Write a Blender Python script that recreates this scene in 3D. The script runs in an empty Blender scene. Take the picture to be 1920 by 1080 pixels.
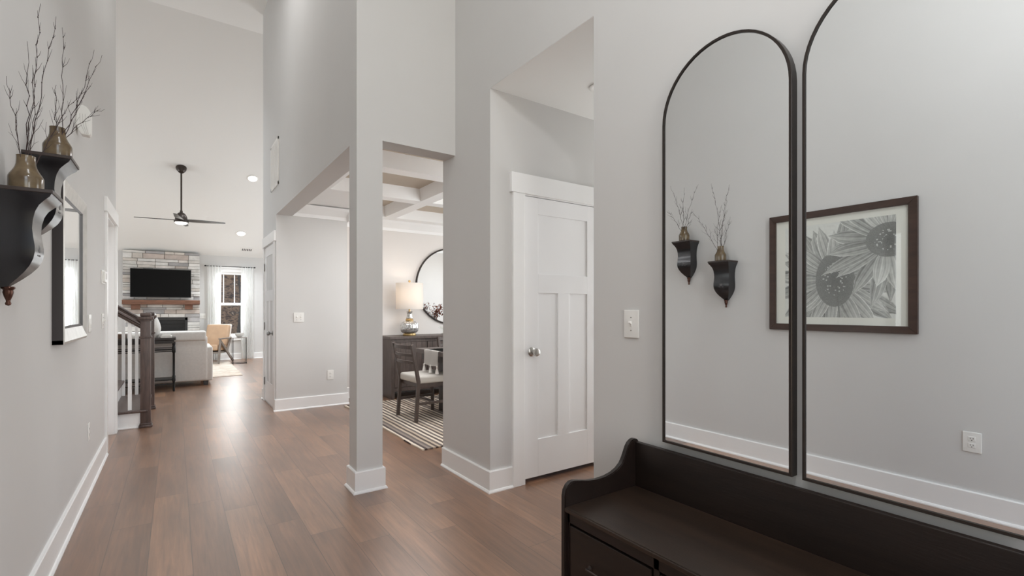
import bpy, bmesh, math, random
from mathutils import Vector, Matrix, noise
R = math.radians
random.seed(7)
S = bpy.context.scene
C = S.collection

# ------------------------------------------------------------------ camera, sky, lights, exposure
FPX = 904.7
cam_d = bpy.data.cameras.new('camera')
cam = bpy.data.objects.new('camera', cam_d); C.objects.link(cam)
cam_d.sensor_width = 36.0
cam_d.lens = FPX / 1920 * 36.0
cam_d.shift_y = 39.0 / 1920
cam_d.clip_start = 0.02
cam.location = (0, 0, 1.23)
cam.rotation_euler = (R(90), 0, R(-34.94))
S.camera = cam

S.view_settings.view_transform = 'Standard'
S.view_settings.look = 'None'
S.view_settings.gamma = 1.0
S.view_settings.use_curve_mapping = False
S.view_settings.exposure = 0.12
S.cycles.max_bounces = 10
S.cycles.diffuse_bounces = 7
S.cycles.glossy_bounces = 6
S.cycles.transparent_max_bounces = 12
S.cycles.caustics_reflective = False
S.cycles.caustics_refractive = False
S.cycles.sample_clamp_indirect = 6.0
S.cycles.use_denoising = True

world = bpy.data.worlds.new('sky'); S.world = world; world.use_nodes = True
wn = world.node_tree
bg = wn.nodes['Background']
sky = wn.nodes.new('ShaderNodeTexSky')
sky.sky_type = 'NISHITA'; sky.sun_disc = False; sky.sun_elevation = R(38); sky.sun_rotation = R(200)
wn.links.new(sky.outputs[0], bg.inputs[0])
bg.inputs[1].default_value = 0.30


def area(name, loc, aim, sx, sy, power, col=(1, 1, 1), shape='RECTANGLE', spread=180):
    d = bpy.data.lights.new(name, 'AREA'); d.shape = shape; d.size = sx
    if shape in ('RECTANGLE', 'ELLIPSE'): d.size_y = sy
    d.energy = power; d.color = col; d.spread = R(spread)
    o = bpy.data.objects.new(name, d); C.objects.link(o)
    o.location = loc
    o.rotation_euler = (Vector(aim) - Vector(loc)).to_track_quat('-Z', 'Y').to_euler()
    return o


def point(name, loc, power, rad, col=(1, 1, 1)):
    d = bpy.data.lights.new(name, 'POINT'); d.energy = power; d.shadow_soft_size = rad; d.color = col
    o = bpy.data.objects.new(name, d); C.objects.link(o); o.location = loc
    return o


# daylight through the entry windows behind the camera (door lights below, transom above)
area('daylight_entry', (0.62, -2.44, 1.5), (0.62, 3, 1.4), 1.3, 2.0, 11, (0.95, 0.98, 1.0))
area('side_fill', (1.78, -1.45, 1.45), (-1, -.9, 1.2), 1.1, 1.75, 34, (0.95, 0.98, 1.0))  # added side fill for the left wall, set in an invented window
area('daylight_transom', (0.45, -2.44, 3.25), (0.7, 3, 2.2), 1.1, .8, 9, (0.98, 0.99, 1.0))
# overhead foyer and hall lights, out of view and without modelled fixtures
area('foyer_overhead_fill', (0.55, 1.3, 5.1), (0.55, 1.3, 0), .7, .7, 14, (0.96, 0.98, 1.0), 'DISK')  # added overhead fill, no such lamp known
point('foyer_pendant_light', (0.62, 0.35, 3.20), 30, .08, (0.96, 0.98, 1.0))
area('hall_ceiling_light', (0.25, 4.9, 5.1), (0.25, 4.9, 0), .6, .6, 14, (0.99, 0.985, 0.985), 'DISK')
# daylight from the side passage right of the closet door
area('daylight_passage', (4.45, 2.2, 1.35), (2.2, 2.35, 1.3), .85, 2.0, 26, (0.97, 0.985, 1.0))
# living room daylight: added left fill without windows, right glazed door
area('living_left_fill', (-4.9, 10.6, 1.6), (0, 10.6, 1.6), 4.2, 2.3, 105, (0.88, 0.95, 1.0))
area('daylight_living_right', (4.3, 10.4, 1.5), (0, 10.9, 1.6), 3.6, 2.3, 105, (0.88, 0.95, 1.0))
area('daylight_living_far', (1.11, 13.58, 1.36), (1.0, 9, 0.6), 0.5, 1.4, 13, (0.98, 0.99, 1.0))
for _x, _y in ((-1.6, 8.5), (.2, 8.5), (-1.6, 10.8), (.9, 9.6), (1.27, 10.83), (1.24, 12.6)):  # two at the lit recessed lights, four added as fill without fixtures
    _d = bpy.data.lights.new('downlight', 'SPOT'); _d.energy = 120; _d.spot_size = R(125); _d.spot_blend = 1.0; _d.shadow_soft_size = .08; _d.color = (.88, .95, 1.0)
    _o = bpy.data.objects.new('living_down_spot', _d); C.objects.link(_o); _o.location = (_x, _y, 5.26 - (_y - 7.9) * .4911 - .06)
# dining room window (right wall), then an added fill at the front wall
area('daylight_dining', (5.5, 5.0, 1.55), (1, 5.0, 1.3), 2.2, 1.7, 50, (0.95, 0.98, 1.0))
area('dining_front_fill', (3.05, 3.46, 1.5), (2.6, 6.7, 1.4), 1.5, 1.5, 28, (0.95, 0.98, 1.0))  # added fill for the end and back walls, no window built here


area('dining_overhead_fill', (2.25, 4.9, 2.47), (2.25, 4.9, 0), 1.6, .7, 28, (0.98, 0.98, 1.0))  # added overhead fill for table, runner and rug, no fixture here


# ------------------------------------------------------------------ materials
def nodes_of(name):
    m = bpy.data.materials.new(name); m.use_nodes = True
    nt = m.node_tree
    return m, nt, nt.nodes['Principled BSDF'], nt.nodes, nt.links


def lin(c):
    return tuple(((v / 255) / 12.92 if v / 255 <= 0.04045 else ((v / 255 + 0.055) / 1.055) ** 2.4) for v in c)


def mat(name, rgb, rough=0.5, metal=0.0, bump=0.0, bscale=120.0, var=0.0, vscale=6.0, spec=None, coat=0.0, stretch=None, detail=3.0):
    """plain painted / turned material: slight tone variation and a fine bump, both from noise"""
    m, nt, b, n, l = nodes_of(name)
    col = lin(rgb)
    b.inputs['Roughness'].default_value = rough
    b.inputs['Metallic'].default_value = metal
    if spec is not None: b.inputs['Specular IOR Level'].default_value = spec
    if coat: b.inputs['Coat Weight'].default_value = coat; b.inputs['Coat Roughness'].default_value = 0.12
    tc = n.new('ShaderNodeTexCoord')
    src = tc.outputs['Object']
    if stretch:
        mp = n.new('ShaderNodeMapping'); mp.inputs['Scale'].default_value = stretch
        l.new(src, mp.inputs[0]); src = mp.outputs[0]
    if var > 0:
        t = n.new('ShaderNodeTexNoise'); t.inputs['Scale'].default_value = vscale; t.inputs['Detail'].default_value = detail
        l.new(src, t.inputs['Vector'])
        r = n.new('ShaderNodeValToRGB')
        r.color_ramp.elements[0].position = 0.3; r.color_ramp.elements[1].position = 0.7
        r.color_ramp.elements[0].color = (*[max(0, v * (1 - var)) for v in col], 1)
        r.color_ramp.elements[1].color = (*[min(1, v * (1 + var)) for v in col], 1)
        l.new(t.outputs[0], r.inputs[0]); l.new(r.outputs[0], b.inputs['Base Color'])
    else:
        b.inputs['Base Color'].default_value = (*col, 1)
    if bump > 0:
        t2 = n.new('ShaderNodeTexNoise'); t2.inputs['Scale'].default_value = bscale; t2.inputs['Detail'].default_value = 2
        l.new(src, t2.inputs['Vector'])
        bp = n.new('ShaderNodeBump'); bp.inputs['Strength'].default_value = bump; bp.inputs['Distance'].default_value = 0.002
        l.new(t2.outputs[0], bp.inputs['Height']); l.new(bp.outputs[0], b.inputs['Normal'])
    return m


M = {}
M['wall'] = mat('greige_wall_paint', (212, 211, 209), 0.72, bump=0.06, bscale=350, var=0.012, vscale=2)
M['wall_light'] = mat('light_wall_paint', (226, 222, 218), 0.7, bump=0.06, bscale=350, var=0.012, vscale=2)
M['ceiling'] = mat('ceiling_paint', (236, 236, 233), 0.8, bump=0.08, bscale=260)
M['trim'] = mat('white_trim_paint', (243, 243, 242), 0.32, var=0.01, vscale=3)
M['door'] = mat('white_door_paint', (244, 244, 244), 0.30, bump=0.03, bscale=300, stretch=(1, 1, .15))
M['tan_ceiling'] = mat('taupe_coffer_paint', (196, 184, 168), 0.6, bump=0.05, bscale=300)
M['plate'] = mat('white_plastic', (238, 237, 233), 0.28)
M['slot'] = mat('dark_slot', (60, 58, 55), 0.5)
M['espresso'] = mat('espresso_stained_wood', (28, 19, 15), 0.38, bump=0.15, bscale=60, var=0.25, vscale=9, stretch=(3, .35, 3))
M['espresso_seat'] = mat('worn_espresso_wood', (43, 31, 23), 0.40, bump=0.12, bscale=60, var=0.30, vscale=7, stretch=(3, .3, 3))
M['bronze_frame'] = mat('dark_bronze_frame', (46, 38, 33), 0.32, metal=0.25, var=0.12, vscale=12)
M['black_iron'] = mat('black_iron', (34, 32, 31), 0.38, metal=0.5)
M['black_satin'] = mat('black_satin_lacquer', (26, 25, 28), 0.25, bump=0.1, bscale=45, var=0.15, vscale=14, coat=0.25)
M['walnut_board'] = mat('dark_walnut', (52, 40, 34), 0.35, var=0.2, vscale=10, stretch=(1, 6, 1))
M['motif'] = mat('faded_silver_stencil', (92, 90, 90), 0.5, var=0.2, vscale=40)
M['copper_finial'] = mat('brown_bronze', (82, 54, 44), 0.28, metal=0.75, var=0.2, vscale=30)
M['twig'] = mat('dry_twig_bark', (58, 44, 42), 0.8, bump=0.3, bscale=200, var=0.2, vscale=50)
M['silver'] = mat('brushed_nickel', (190, 188, 184), 0.25, metal=1.0)
M['hinge'] = mat('satin_nickel_hinge', (150, 148, 145), 0.35, metal=0.9)
M['pewter'] = mat('pewter_leaf_frame', (205, 203, 198), 0.28, metal=0.35, var=0.1, vscale=20)
M['frame_edge'] = mat('near_black_frame_edge', (48, 42, 42), 0.4)
M['pic_frame'] = mat('dark_walnut_frame', (66, 48, 40), 0.35, bump=0.1, bscale=50, var=0.2, vscale=8, stretch=(1, 1, 5))
M['mat_board'] = mat('cream_mat_board', (250, 247, 242), 0.8)
M['iron_bronze'] = mat('oil_rubbed_bronze', (72, 64, 60), 0.35, metal=0.7)
M['blade'] = mat('dark_grey_fan_blade', (88, 86, 82), 0.4)
M['stair_wood'] = mat('dark_oak_stain', (84, 68, 62), 0.38, bump=0.25, bscale=30, var=0.32, vscale=10, stretch=(6, 6, .7), detail=6)
M['mantel'] = mat('brown_beam_wood', (112, 76, 58), 0.5, bump=0.3, bscale=25, var=0.28, vscale=8, stretch=(.8, 5, 5), detail=6)
M['tv_screen'] = mat('black_screen', (6, 6, 7), 0.35, spec=.12)
M['tv_bezel'] = mat('dark_grey_bezel', (70, 70, 70), 0.4)
M['firebox'] = mat('black_metal_firebox', (40, 40, 41), 0.45)
M['fire_glass'] = mat('smoked_glass', (24, 24, 26), 0.08)
M['sofa'] = mat('light_grey_upholstery', (222, 219, 215), 0.9, bump=0.2, bscale=500, var=0.04, vscale=30)
M['dark_foot'] = mat('dark_wood_foot', (40, 32, 28), 0.4)
M['leather'] = mat('tan_leather', (190, 158, 128), 0.5, bump=0.15, bscale=90, var=0.08, vscale=6)
M['chair_cream'] = mat('cream_upholstery_edge', (226, 220, 212), 0.8)
M['grey_wood'] = mat('weathered_grey_wood', (128, 118, 110), 0.5, var=0.2, vscale=12)
M['ceramic'] = mat('matte_white_ceramic', (222, 220, 216), 0.55)
M['bowl'] = mat('pale_grey_stone_bowl', (206, 204, 200), 0.5, var=0.1, vscale=20)
M['page'] = mat('paper_white_cover', (232, 230, 226), 0.6)
M['brown_box'] = mat('brown_leather_box', (96, 70, 54), 0.5, var=0.15, vscale=12)
M['dining_wood'] = mat('grey_brown_dining_wood', (86, 75, 70), 0.42, bump=0.25, bscale=40, var=0.25, vscale=9, stretch=(5, 5, .8), detail=6)
M['chair_wood'] = mat('dark_grey_brown_chair_wood', (78, 66, 60), 0.40, var=0.2, vscale=10, stretch=(4, 4, 1))
M['table_dark'] = mat('dark_table_wood', (54, 46, 44), 0.4, var=0.2, vscale=8, stretch=(.8, 5, 5))
M['seat_fabric'] = mat('oatmeal_seat_fabric', (206, 202, 194), 0.9, bump=0.4, bscale=600)
M['linen'] = mat('cream_linen', (240, 237, 232), 0.9, bump=0.2, bscale=420)
M['brass'] = mat('brushed_brass', (196, 168, 118), 0.3, metal=0.9)
M['leaf_rust'] = mat('dried_rust_leaf', (130, 72, 50), 0.7, var=0.25, vscale=20)
M['bark_grey'] = mat('grey_tree_bark', (92, 84, 76), 0.9, bump=0.4, bscale=20, var=0.3, vscale=6)
M['concrete'] = mat('pale_concrete', (200, 196, 188), 0.9, var=0.05)


def mirror_mat():
    m, nt, b, n, l = nodes_of('silvered_mirror')
    b.inputs['Base Color'].default_value = (0.84, 0.855, 0.86, 1)
    b.inputs['Metallic'].default_value = 1.0; b.inputs['Roughness'].default_value = 0.0
    return m
M['mirror'] = mirror_mat()


def glass_sheet(name, tint=(1, 1, 1), strength=1.0):
    m, nt, b, n, l = nodes_of(name)
    out = n['Material Output']
    tr = n.new('ShaderNodeBsdfTransparent'); tr.inputs[0].default_value = (*tint, 1)
    gl = n.new('ShaderNodeBsdfGlossy'); gl.inputs['Roughness'].default_value = 0.01
    lw = n.new('ShaderNodeLayerWeight'); lw.inputs['Blend'].default_value = .5
    pw = n.new('ShaderNodeMath'); pw.operation = 'POWER'; pw.inputs[1].default_value = 5; l.new(lw.outputs['Facing'], pw.inputs[0])
    fr = n.new('ShaderNodeMath'); fr.operation = 'MULTIPLY_ADD'; fr.inputs[1].default_value = .7; fr.inputs[2].default_value = .02; l.new(pw.outputs[0], fr.inputs[0])
    mx = n.new('ShaderNodeMixShader')
    l.new(fr.outputs[0], mx.inputs[0]); l.new(tr.outputs[0], mx.inputs[1]); l.new(gl.outputs[0], mx.inputs[2])
    l.new(mx.outputs[0], out.inputs[0])
    return m
M['glass'] = glass_sheet('clear_pane_glass', (0.97, 0.98, 0.97))


def sheer_mat():
    m, nt, b, n, l = nodes_of('sheer_white_voile')
    out = n['Material Output']
    df = n.new('ShaderNodeBsdfDiffuse'); df.inputs[0].default_value = (.9, .9, .89, 1)
    tl = n.new('ShaderNodeBsdfTranslucent'); tl.inputs[0].default_value = (.93, .93, .92, 1)
    tp = n.new('ShaderNodeBsdfTransparent')
    m1 = n.new('ShaderNodeMixShader'); m1.inputs[0].default_value = 0.5
    m2 = n.new('ShaderNodeMixShader')
    w = n.new('ShaderNodeTexWave'); w.inputs['Scale'].default_value = 60
    tc = n.new('ShaderNodeTexCoord'); l.new(tc.outputs['Object'], w.inputs['Vector'])
    mr = n.new('ShaderNodeMapRange'); mr.inputs['To Min'].default_value = .04; mr.inputs['To Max'].default_value = .10
    l.new(w.outputs['Fac'], mr.inputs[0]); l.new(mr.outputs[0], m2.inputs[0])
    l.new(df.outputs[0], m1.inputs[1]); l.new(tl.outputs[0], m1.inputs[2])
    l.new(m1.outputs[0], m2.inputs[1]); l.new(tp.outputs[0], m2.inputs[2])
    l.new(m2.outputs[0], out.inputs[0])
    return m
M['sheer'] = sheer_mat()


def shade_mat():
    m, nt, b, n, l = nodes_of('white_linen_lampshade')
    out = n['Material Output']
    df = n.new('ShaderNodeBsdfDiffuse'); df.inputs[0].default_value = (.86, .84, .81, 1)
    tl = n.new('ShaderNodeBsdfTranslucent'); tl.inputs[0].default_value = (.86, .83, .79, 1)
    mx = n.new('ShaderNodeMixShader'); mx.inputs[0].default_value = 0.45
    t = n.new('ShaderNodeTexNoise'); t.inputs['Scale'].default_value = 300
    bp = n.new('ShaderNodeBump'); bp.inputs['Strength'].default_value = .15; bp.inputs['Distance'].default_value = .001
    l.new(t.outputs[0], bp.inputs['Height']); l.new(bp.outputs[0], df.inputs['Normal'])
    l.new(df.outputs[0], mx.inputs[1]); l.new(tl.outputs[0], mx.inputs[2]); l.new(mx.outputs[0], out.inputs[0])
    return m
M['shade'] = shade_mat()


def emit(name, col, s):
    m, nt, b, n, l = nodes_of(name)
    b.inputs['Base Color'].default_value = (.9, .9, .88, 1)
    b.inputs['Emission Color'].default_value = (*col, 1); b.inputs['Emission Strength'].default_value = s
    return m
M['lit_lens'] = emit('lit_led_lens', (1, .96, .9), 6.0)


def mercury_mat():
    m, nt, b, n, l = nodes_of('mercury_glass')
    b.inputs['Metallic'].default_value = 0.75; b.inputs['Roughness'].default_value = 0.16
    tc = n.new('ShaderNodeTexCoord'); t = n.new('ShaderNodeTexNoise'); t.inputs['Scale'].default_value = 45; t.inputs['Detail'].default_value = 6
    l.new(tc.outputs['Object'], t.inputs['Vector'])
    r = n.new('ShaderNodeValToRGB')
    r.color_ramp.elements[0].position = .35; r.color_ramp.elements[0].color = (.42, .41, .39, 1)
    r.color_ramp.elements[1].position = .6; r.color_ramp.elements[1].color = (.70, .71, .70, 1)
    l.new(t.outputs[0], r.inputs[0]); l.new(r.outputs[0], b.inputs['Base Color'])
    b.inputs['Coat Weight'].default_value = .5
    return m
M['mercury'] = mercury_mat()


def olive_glass():
    m, nt, b, n, l = nodes_of('olive_brown_glazed_glass')
    tc = n.new('ShaderNodeTexCoord'); t = n.new('ShaderNodeTexNoise'); t.inputs['Scale'].default_value = 26; t.inputs['Detail'].default_value = 8
    l.new(tc.outputs['Object'], t.inputs['Vector'])
    r = n.new('ShaderNodeValToRGB')
    r.color_ramp.elements[0].position = .3; r.color_ramp.elements[0].color = (*lin((92, 73, 47)), 1)
    r.color_ramp.elements[1].position = .72; r.color_ramp.elements[1].color = (*lin((124, 105, 76)), 1)
    l.new(t.outputs[0], r.inputs[0]); l.new(r.outputs[0], b.inputs['Base Color'])
    b.inputs['Roughness'].default_value = .22; b.inputs['Transmission Weight'].default_value = .15
    b.inputs['Coat Weight'].default_value = .4
    return m
M['olive'] = olive_glass()


def math_n(n, l, op, a, b=None, c=None):
    x = n.new('ShaderNodeMath'); x.operation = op
    for i, v in enumerate((a, b, c)):
        if v is None: continue
        if isinstance(v, (int, float)): x.inputs[i].default_value = v
        else: l.new(v, x.inputs[i])
    return x.outputs[0]


def floor_mat():
    m, nt, b, n, l = nodes_of('wood_plank_floor')
    tc = n.new('ShaderNodeTexCoord'); sp = n.new('ShaderNodeSeparateXYZ')
    l.new(tc.outputs['Object'], sp.inputs[0])
    W, L = 0.178, 1.22
    xs = math_n(n, l, 'DIVIDE', math_n(n, l, 'ADD', sp.outputs[0], 20 * W - 0.07), W)
    row = math_n(n, l, 'FLOOR', xs)
    fx = math_n(n, l, 'FRACT', xs)
    wn1 = n.new('ShaderNodeTexWhiteNoise'); wn1.noise_dimensions = '1D'; l.new(row, wn1.inputs['W'])
    ys = math_n(n, l, 'ADD', math_n(n, l, 'DIVIDE', sp.outputs[1], L), math_n(n, l, 'MULTIPLY', wn1.outputs['Value'], 7.0))
    colr = math_n(n, l, 'FLOOR', ys); fy = math_n(n, l, 'FRACT', ys)
    cv = n.new('ShaderNodeCombineXYZ'); l.new(row, cv.inputs[0]); l.new(colr, cv.inputs[1])
    wn2 = n.new('ShaderNodeTexWhiteNoise'); wn2.noise_dimensions = '2D'; l.new(cv.outputs[0], wn2.inputs['Vector'])
    # plank tone
    tone = n.new('ShaderNodeValToRGB')
    e = tone.color_ramp.elements
    e[0].position = 0; e[0].color = (*lin((121, 88, 66)), 1)
    e[1].position = 1; e[1].color = (*lin((151, 111, 83)), 1)
    for p, c in ((.3, (137, 100, 75)), (.55, (126, 91, 68)), (.8, (143, 105, 78))):
        q = e.new(p); q.color = (*lin(c), 1)
    l.new(wn2.outputs['Value'], tone.inputs[0])
    # grain: long noise, shifted per plank
    cg = n.new('ShaderNodeCombineXYZ')
    l.new(math_n(n, l, 'MULTIPLY', sp.outputs[0], 34.0), cg.inputs[0])
    l.new(math_n(n, l, 'MULTIPLY', sp.outputs[1], 1.7), cg.inputs[1])
    l.new(math_n(n, l, 'MULTIPLY', wn2.outputs['Value'], 40.0), cg.inputs[2])
    g1 = n.new('ShaderNodeTexNoise'); g1.inputs['Scale'].default_value = 1.6; g1.inputs['Detail'].default_value = 7; g1.inputs['Roughness'].default_value = .62
    g1.inputs['Distortion'].default_value = .6
    l.new(cg.outputs[0], g1.inputs['Vector'])
    cg2 = n.new('ShaderNodeCombineXYZ')
    l.new(math_n(n, l, 'MULTIPLY', sp.outputs[0], 5.0), cg2.inputs[0])
    l.new(math_n(n, l, 'MULTIPLY', sp.outputs[1], 1.3), cg2.inputs[1])
    l.new(math_n(n, l, 'MULTIPLY', wn2.outputs['Value'], 90.0), cg2.inputs[2])
    g2 = n.new('ShaderNodeTexNoise'); g2.inputs['Scale'].default_value = 1.0; g2.inputs['Detail'].default_value = 3
    l.new(cg2.outputs[0], g2.inputs['Vector'])
    gm = n.new('ShaderNodeMapRange'); gm.inputs['From Min'].default_value = .3; gm.inputs['From Max'].default_value = .7
    gm.inputs['To Min'].default_value = .70; gm.inputs['To Max'].default_value = 1.24
    l.new(g1.outputs[0], gm.inputs[0])
    gm2 = n.new('ShaderNodeMapRange'); gm2.inputs['From Min'].default_value = .3; gm2.inputs['From Max'].default_value = .7
    gm2.inputs['To Min'].default_value = .72; gm2.inputs['To Max'].default_value = 1.18
    l.new(g2.outputs[0], gm2.inputs[0])
    fac = math_n(n, l, 'MULTIPLY', gm.outputs[0], gm2.outputs[0])
    # seams
    ex = math_n(n, l, 'MINIMUM', fx, math_n(n, l, 'SUBTRACT', 1.0, fx))
    ey = math_n(n, l, 'MINIMUM', fy, math_n(n, l, 'SUBTRACT', 1.0, fy))
    sx = math_n(n, l, 'GREATER_THAN', ex, 0.0095)
    sy = math_n(n, l, 'GREATER_THAN', ey, 0.0014)
    seam = math_n(n, l, 'MULTIPLY', sx, sy)
    sm = n.new('ShaderNodeMapRange'); sm.inputs['To Min'].default_value = .45; l.new(seam, sm.inputs[0])
    fac = math_n(n, l, 'MULTIPLY', fac, sm.outputs[0])
    mixc = n.new('ShaderNodeVectorMath'); mixc.operation = 'SCALE'
    l.new(tone.outputs[0], mixc.inputs[0]); l.new(fac, mixc.inputs['Scale'])
    l.new(mixc.outputs[0], b.inputs['Base Color'])
    rr = n.new('ShaderNodeMapRange'); rr.inputs['To Min'].default_value = .29; rr.inputs['To Max'].default_value = .44; b.inputs['Specular IOR Level'].default_value = 1.0; b.inputs['Coat Weight'].default_value = .55; b.inputs['Coat Roughness'].default_value = .30; b.inputs['Coat IOR'].default_value = 1.6
    l.new(g1.outputs[0], rr.inputs[0]); l.new(rr.outputs[0], b.inputs['Roughness'])
    bp = n.new('ShaderNodeBump'); bp.inputs['Strength'].default_value = .25; bp.inputs['Distance'].default_value = .0015
    hh = math_n(n, l, 'ADD', math_n(n, l, 'MULTIPLY', g1.outputs[0], .5), seam)
    l.new(hh, bp.inputs['Height']); l.new(bp.outputs[0], b.inputs['Normal'])
    return m
M['floor'] = floor_mat()


def attr_mat(name, rough=.8, bump=0.0, bscale=60, var=.15, vscale=15):
    """colour comes from the mesh's own 'tone' attribute (stones, print, leaves)"""
    m, nt, b, n, l = nodes_of(name)
    a = n.new('ShaderNodeAttribute'); a.attribute_name = 'tone'
    tc = n.new('ShaderNodeTexCoord'); t = n.new('ShaderNodeTexNoise'); t.inputs['Scale'].default_value = vscale; t.inputs['Detail'].default_value = 5
    l.new(tc.outputs['Object'], t.inputs['Vector'])
    mr = n.new('ShaderNodeMapRange'); mr.inputs['From Min'].default_value = .3; mr.inputs['From Max'].default_value = .7
    mr.inputs['To Min'].default_value = 1 - var; mr.inputs['To Max'].default_value = 1 + var
    l.new(t.outputs[0], mr.inputs[0])
    v = n.new('ShaderNodeVectorMath'); v.operation = 'SCALE'
    l.new(a.outputs['Color'], v.inputs[0]); l.new(mr.outputs[0], v.inputs['Scale'])
    l.new(v.outputs[0], b.inputs['Base Color'])
    b.inputs['Roughness'].default_value = rough
    if bump:
        bp = n.new('ShaderNodeBump'); bp.inputs['Strength'].default_value = bump; bp.inputs['Distance'].default_value = .006
        t2 = n.new('ShaderNodeTexNoise'); t2.inputs['Scale'].default_value = bscale; t2.inputs['Detail'].default_value = 5
        l.new(tc.outputs['Object'], t2.inputs['Vector'])
        l.new(t2.outputs[0], bp.inputs['Height']); l.new(bp.outputs[0], b.inputs['Normal'])
    return m
M['stone'] = attr_mat('stacked_ledge_stone', .85, bump=.7, bscale=30, var=.12, vscale=9)
M['print'] = attr_mat('monochrome_paper_print', .75, var=.05, vscale=60)


def stripe_rug_mat():
    m, nt, b, n, l = nodes_of('woven_striped_wool')
    tc = n.new('ShaderNodeTexCoord'); sp = n.new('ShaderNodeSeparateXYZ'); l.new(tc.outputs['Object'], sp.inputs[0])
    wob = n.new('ShaderNodeTexNoise'); wob.inputs['Scale'].default_value = 5
    l.new(tc.outputs['Object'], wob.inputs['Vector'])
    x = math_n(n, l, 'ADD', sp.outputs[0], math_n(n, l, 'MULTIPLY', wob.outputs[0], .012))
    xs = math_n(n, l, 'MULTIPLY', x, 1 / .027)
    st = math_n(n, l, 'FLOOR', xs)
    w = n.new('ShaderNodeTexWhiteNoise'); w.noise_dimensions = '1D'; l.new(st, w.inputs['W'])
    alt = math_n(n, l, 'MODULO', math_n(n, l, 'ADD', st, 400), 2.0)
    v = math_n(n, l, 'ADD', math_n(n, l, 'MULTIPLY', alt, .5), math_n(n, l, 'MULTIPLY', w.outputs['Value'], .5))
    r = n.new('ShaderNodeValToRGB'); r.color_ramp.interpolation = 'CONSTANT'
    e = r.color_ramp.elements
    e[0].position = 0; e[0].color = (*lin((84, 74, 72)), 1)
    e[1].position = .2; e[1].color = (*lin((112, 102, 98)), 1)
    for p, c in ((.36, (96, 84, 78)), (.5, (196, 180, 160)), (.66, (150, 138, 128)), (.76, (228, 216, 198))):
        q = e.new(p); q.color = (*lin(c), 1)
    l.new(v, r.inputs[0]); l.new(r.outputs[0], b.inputs['Base Color'])
    b.inputs['Roughness'].default_value = .95
    t = n.new('ShaderNodeTexNoise'); t.inputs['Scale'].default_value = 160
    l.new(tc.outputs['Object'], t.inputs['Vector'])
    bp = n.new('ShaderNodeBump'); bp.inputs['Strength'].default_value = .8; bp.inputs['Distance'].default_value = .006
    l.new(t.outputs[0], bp.inputs['Height']); l.new(bp.outputs[0], b.inputs['Normal'])
    return m
M['stripe_rug'] = stripe_rug_mat()


def ramp_noise_mat(name, cols, scale, stretch=(1, 1, 1), rough=.95, detail=6, bump=.5):
    m, nt, b, n, l = nodes_of(name)
    tc = n.new('ShaderNodeTexCoord'); mp = n.new('ShaderNodeMapping'); mp.inputs['Scale'].default_value = stretch
    l.new(tc.outputs['Object'], mp.inputs[0])
    t = n.new('ShaderNodeTexNoise'); t.inputs['Scale'].default_value = scale; t.inputs['Detail'].default_value = detail; t.inputs['Roughness'].default_value = .65
    l.new(mp.outputs[0], t.inputs['Vector'])
    r = n.new('ShaderNodeValToRGB'); e = r.color_ramp.elements
    k = len(cols) - 1
    e[0].position = .3; e[0].color = (*lin(cols[0]), 1)
    e[1].position = .7; e[1].color = (*lin(cols[-1]), 1)
    for i in range(1, k):
        q = e.new(.3 + .4 * i / k); q.color = (*lin(cols[i]), 1)
    l.new(t.outputs[0], r.inputs[0]); l.new(r.outputs[0], b.inputs['Base Color'])
    b.inputs['Roughness'].default_value = rough
    bp = n.new('ShaderNodeBump'); bp.inputs['Strength'].default_value = bump; bp.inputs['Distance'].default_value = .01
    l.new(t.outputs[0], bp.inputs['Height']); l.new(bp.outputs[0], b.inputs['Normal'])
    return m
M['faded_rug'] = ramp_noise_mat('faded_abstract_rug', [(150, 130, 112), (198, 182, 164), (224, 216, 206), (176, 150, 126), (206, 196, 186)], 2.2, (1, 5, 1), bump=.2)
M['hill'] = ramp_noise_mat('leaf_litter_hillside', [(40, 31, 25), (84, 64, 48), (150, 118, 88), (56, 44, 36), (210, 180, 146)], 4.0, (1, 1, 1))


# ------------------------------------------------------------------ mesh helpers
def bm_new(): return bmesh.new()


def box(bm, x0, x1, y0, y1, z0, z1, bev=0.0, seg=2):
    t = bmesh.new()
    bmesh.ops.create_cube(t, size=1.0)
    for v in t.verts:
        v.co = Vector(((x0 + x1) / 2 + v.co.x * (x1 - x0), (y0 + y1) / 2 + v.co.y * (y1 - y0), (z0 + z1) / 2 + v.co.z * (z1 - z0)))
    if bev > 0:
        bmesh.ops.bevel(t, geom=t.edges[:], offset=bev, segments=seg, affect='EDGES', profile=.6, clamp_overlap=True)
    merge(bm, t)
    return bm


def merge(bm, t, mtx=None):
    if mtx is not None: bmesh.ops.transform(t, matrix=mtx, verts=t.verts)
    me = bpy.data.meshes.new('tmp'); t.to_mesh(me); t.free()
    bm.from_mesh(me); bpy.data.meshes.remove(me)


def prism(bm, poly, axis, a, b, bev=0.0, seg=2):
    """extrude the 2-D outline along axis ('x','y','z') from a to b"""
    t = bmesh.new()
    def P(u, v, w):
        return {'x': Vector((w, u, v)), 'y': Vector((u, w, v)), 'z': Vector((u, v, w))}[axis]
    A = [t.verts.new(P(u, v, a)) for u, v in poly]
    B = [t.verts.new(P(u, v, b)) for u, v in poly]
    t.faces.new(A); t.faces.new(B[::-1])
    k = len(poly)
    for i in range(k):
        t.faces.new((A[i], B[i], B[(i + 1) % k], A[(i + 1) % k]))
    bmesh.ops.recalc_face_normals(t, faces=t.faces)
    if bev > 0:
        caps = [e for e in t.edges if len(e.link_faces) == 2 and any(len(f.verts) == k and k > 4 for f in e.link_faces)] if k > 4 else t.edges[:]
        bmesh.ops.bevel(t, geom=caps, offset=bev, segments=seg, affect='EDGES', clamp_overlap=True)
    merge(bm, t)
    return bm


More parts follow.
